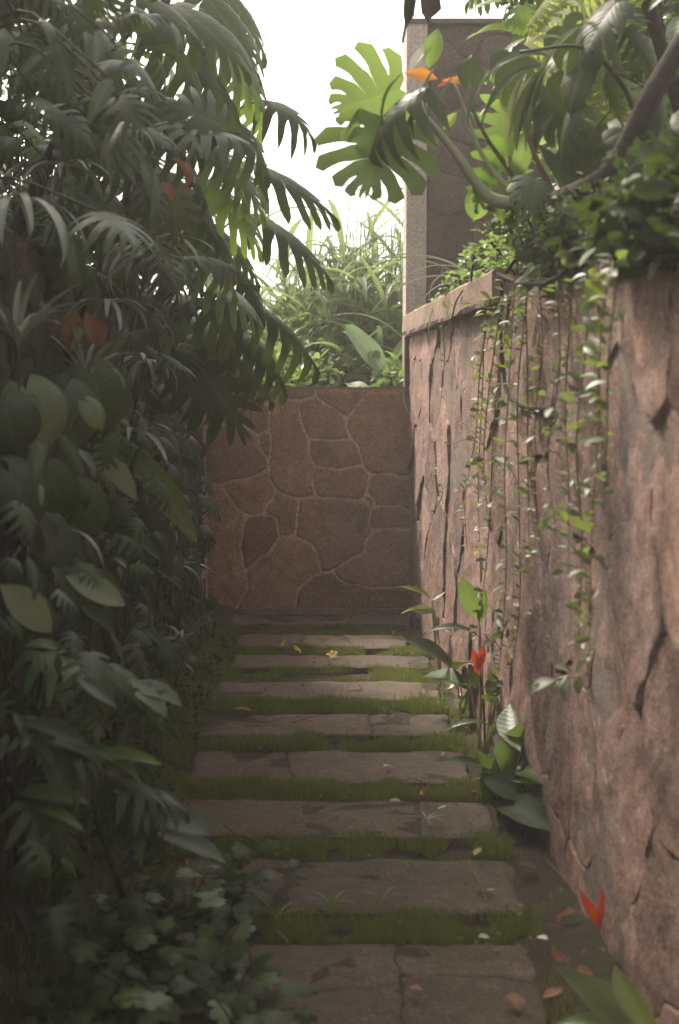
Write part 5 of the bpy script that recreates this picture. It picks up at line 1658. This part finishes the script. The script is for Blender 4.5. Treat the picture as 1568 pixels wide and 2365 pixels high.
# ---------------------------------------------------------------- litter and fallen flowers
def litter(name, kind, px, py, size, mat, az, label, cat, group=None, dz=0.012, width=1.0, q=None, tiltz=.15):
    P = ong(px, py, dz)
    d = Vector((math.cos(az), math.sin(az), tiltz))
    o = put(name, leaf_mesh(kind, q if q is not None else g.randrange(4), mat, width), None, P, d, (g.gauss(0, .2), g.gauss(0, .2), 1), size)
    return tag(o, label, cat, group)
FL = [(968, 1838, .075, 'deadpink', .2, 'rounded pale leaf lying on the grass right of the path middle', 1.6), (925, 1850, .05, 'deadpink', 2.9, 'pinkish fallen leaf flat on the wide slab', 1.5),
      (1168, 2300, .075, 'deadpink', 5.2, 'salmon fallen leaf on the nearest slab', 1.9), (975, 2287, .045, 'deadpink', 2.6, 'small salmon leaf on the nearest slab left of the big one', 1.4),
      (1340, 2110, .085, 'deadpink', 3.0, 'curled dry leaf under the red bract', .8), (1310, 2222, .07, 'deadpink', 2.6, 'reddish dry leaf on the soil above the blurred plant', 1.5),
      (1330, 2245, .06, 'deadpink', .3, 'crumpled reddish leaf touching the blurred plant', 1.5), (1300, 2290, .06, 'deadpink', 3.4, 'reddish leaf half under the blurred plant', 1.2),
      (1088, 1828, .03, 'red', .3, 'tiny red petal on the slab edge', 1.2), (885, 1770, .05, 'leaf_white', .7, 'pale torn leaf on the slab under the fifth grass strip', 1.0),
      (1010, 1868, .04, 'leaf_white', .2, 'pale sliver of leaf right of the pinkish leaf', .8), (1095, 1975, .05, 'straw', 1.0, 'small yellow leaf on the grass by the soil strip', 1.2),
      (1122, 2055, .04, 'straw', 5.4, 'tiny straw coloured leaf on the slab by the long dry stem', 1.0), (1105, 2165, .045, 'leaf_white', .4, 'whitish flake on the last grass strip', 1.5),
      (1265, 2170, .04, 'leaf_white', 2.4, 'whitish flake on the soil beside the last grass strip', 1.5), (1240, 2005, .07, 'leaf_dark', 2.6, 'fallen green leaf on the soil strip', 1.4),
      (590, 1590, .04, 'leaf_white', .3, 'white flake on the third slab near the shaded side', 1.2), (600, 1607, .04, 'leaf_white', .1, 'second white flake on the third slab', .9),
      (530, 1640, .11, 'dead', .0, 'flat brown leaf at the shaded end of the fourth grass strip', 1.5), (430, 1985, .08, 'deadpink', 4.9, 'pair-like reddish husk in the near shade', .6),
      (320, 1968, .09, 'deadpink', .3, 'crumpled reddish leaf among the lobed plants', 1.6), (1020, 1745, .03, 'straw', 1.1, 'straw bit on the wide slab', .7),
      (1200, 2095, .04, 'deadpink', 1.1, 'little reddish bit on the soil strip', 1.0), (1060, 1655, .035, 'deadpink', .4, 'tiny reddish bit below the heliconias', 1.0),
      (1010, 1625, .035, 'deadpink', 1.4, 'small reddish bit at the slab corner', 1.0)]
for (px, py, s, mt, az, lab, wdt) in FL:
    litter('fallen_leaf', 'shrivel' if mt in ('deadpink',) and s > .06 else 'oval', px, py, s, mt, az, lab, 'fallen leaf', None, .014, wdt)
# red bract leaning on the wall foot
rb = thing('red_bract', 'bright orange-red v-shaped flower bract lying against the wall foot', 'flower', at(1387, 2150, ong(1387, 2150).y))
yb = min(rb.location.y, ywall(1394, .06))
for (a, b, wdt) in (((1384, 2140), (1345, 2064), .8), ((1384, 2138), (1392, 2060), .6), ((1384, 2105), (1386, 2150), .8)):
    leaf_to(rb, 'lance', at(*a, yb), at(*b, yb - .02), 'red', up=(0, -1, .2), q=2, width=wdt, name='bract')
# plumeria flowers
def plumeria(px, py, size, label, seed, tilt):
    g = random.Random(seed)
    P = ong(px, py, .025)
    root = thing('plumeria_flower', label, 'flower', P, 'fallen yellow flowers')
    ax = Vector((tilt[0], tilt[1], 1)).normalized()
    x = ax.cross(Vector((0, 1, 0))).normalized()
    y = ax.cross(x)
    for k in range(5):
        a = 2 * math.pi * k / 5 + g.uniform(-.1, .1)
        d = x * math.cos(a) + y * math.sin(a) + ax * .45
        put('petal', leaf_mesh('oval', 1, 'petal', 1.35), root, P, d, ax, size * g.uniform(.9, 1.1))
        put('petal_base', leaf_mesh('oval', 1, 'petal_core', .9), root, P + ax * .0015, d + ax * .05, ax, size * .45)
    tube('tube', [P, P - ax * size * .8], [.003, .002], M['petal'], root, 5, 2)
plumeria(768, 1512, .036, 'fully open yellow flower lying on the second slab', 1, (0, -.9))
plumeria(686, 1500, .034, 'yellow flower lying on its side on the second grass strip', 2, (.8, -.2))
plumeria(655, 1486, .030, 'yellow flower standing edge-on beside the grass', 3, (-1.2, -.5))
plumeria(491, 1450, .026, 'dull yellow flower at the shaded end of the first grass strip', 4, (.6, -.8))
# weeds standing on slabs
for k, (px, py, n, L, lab) in enumerate([(985, 1905, 9, .10, 'star-shaped weed rosette on the grass right of the path middle'), (765, 2110, 6, .11, 'upright weed on the last grass strip'),
                                     (640, 2140, 6, .10, 'upright weed by the last grass strip in the near shade'), (880, 2100, 5, .09, 'thin weed right of the upright one on the last strip'), (680, 1405, 4, .10, 'tiny grass tuft at the base of the end wall')]):
    P = ong(px, py, -.005)
    root = thing('weed', lab, 'weed', P, 'single weeds on the path')
    for j in range(n):
        a = j * 2.4
        put('leaf', leaf_mesh('sedge', g.choice((3, 1)), 'leaf_mid' if k else 'leaf_pale', 1.3), root, P + Vector((0, 0, .02)), Vector((math.cos(a) * .6, math.sin(a) * .6, .8 if k else .35)), (0, 0, 1), L * g.uniform(.6, 1.1))
tag(tube('twig', [ong(1080, 1985, .012), ong(1108, 2040, .02), ong(1125, 2085, .012)], .002, M['stem_red'], None, 5, 5), 'long thin dry stem lying across the slab corner', 'twig')
tag(tube('twig', [ong(1262, 1985, .03), ong(1290, 2015, .03), ong(1318, 2050, .012)], .002, M['stem_red'], None, 5, 5), 'thin dry stem lying on the soil by the red bract', 'twig')
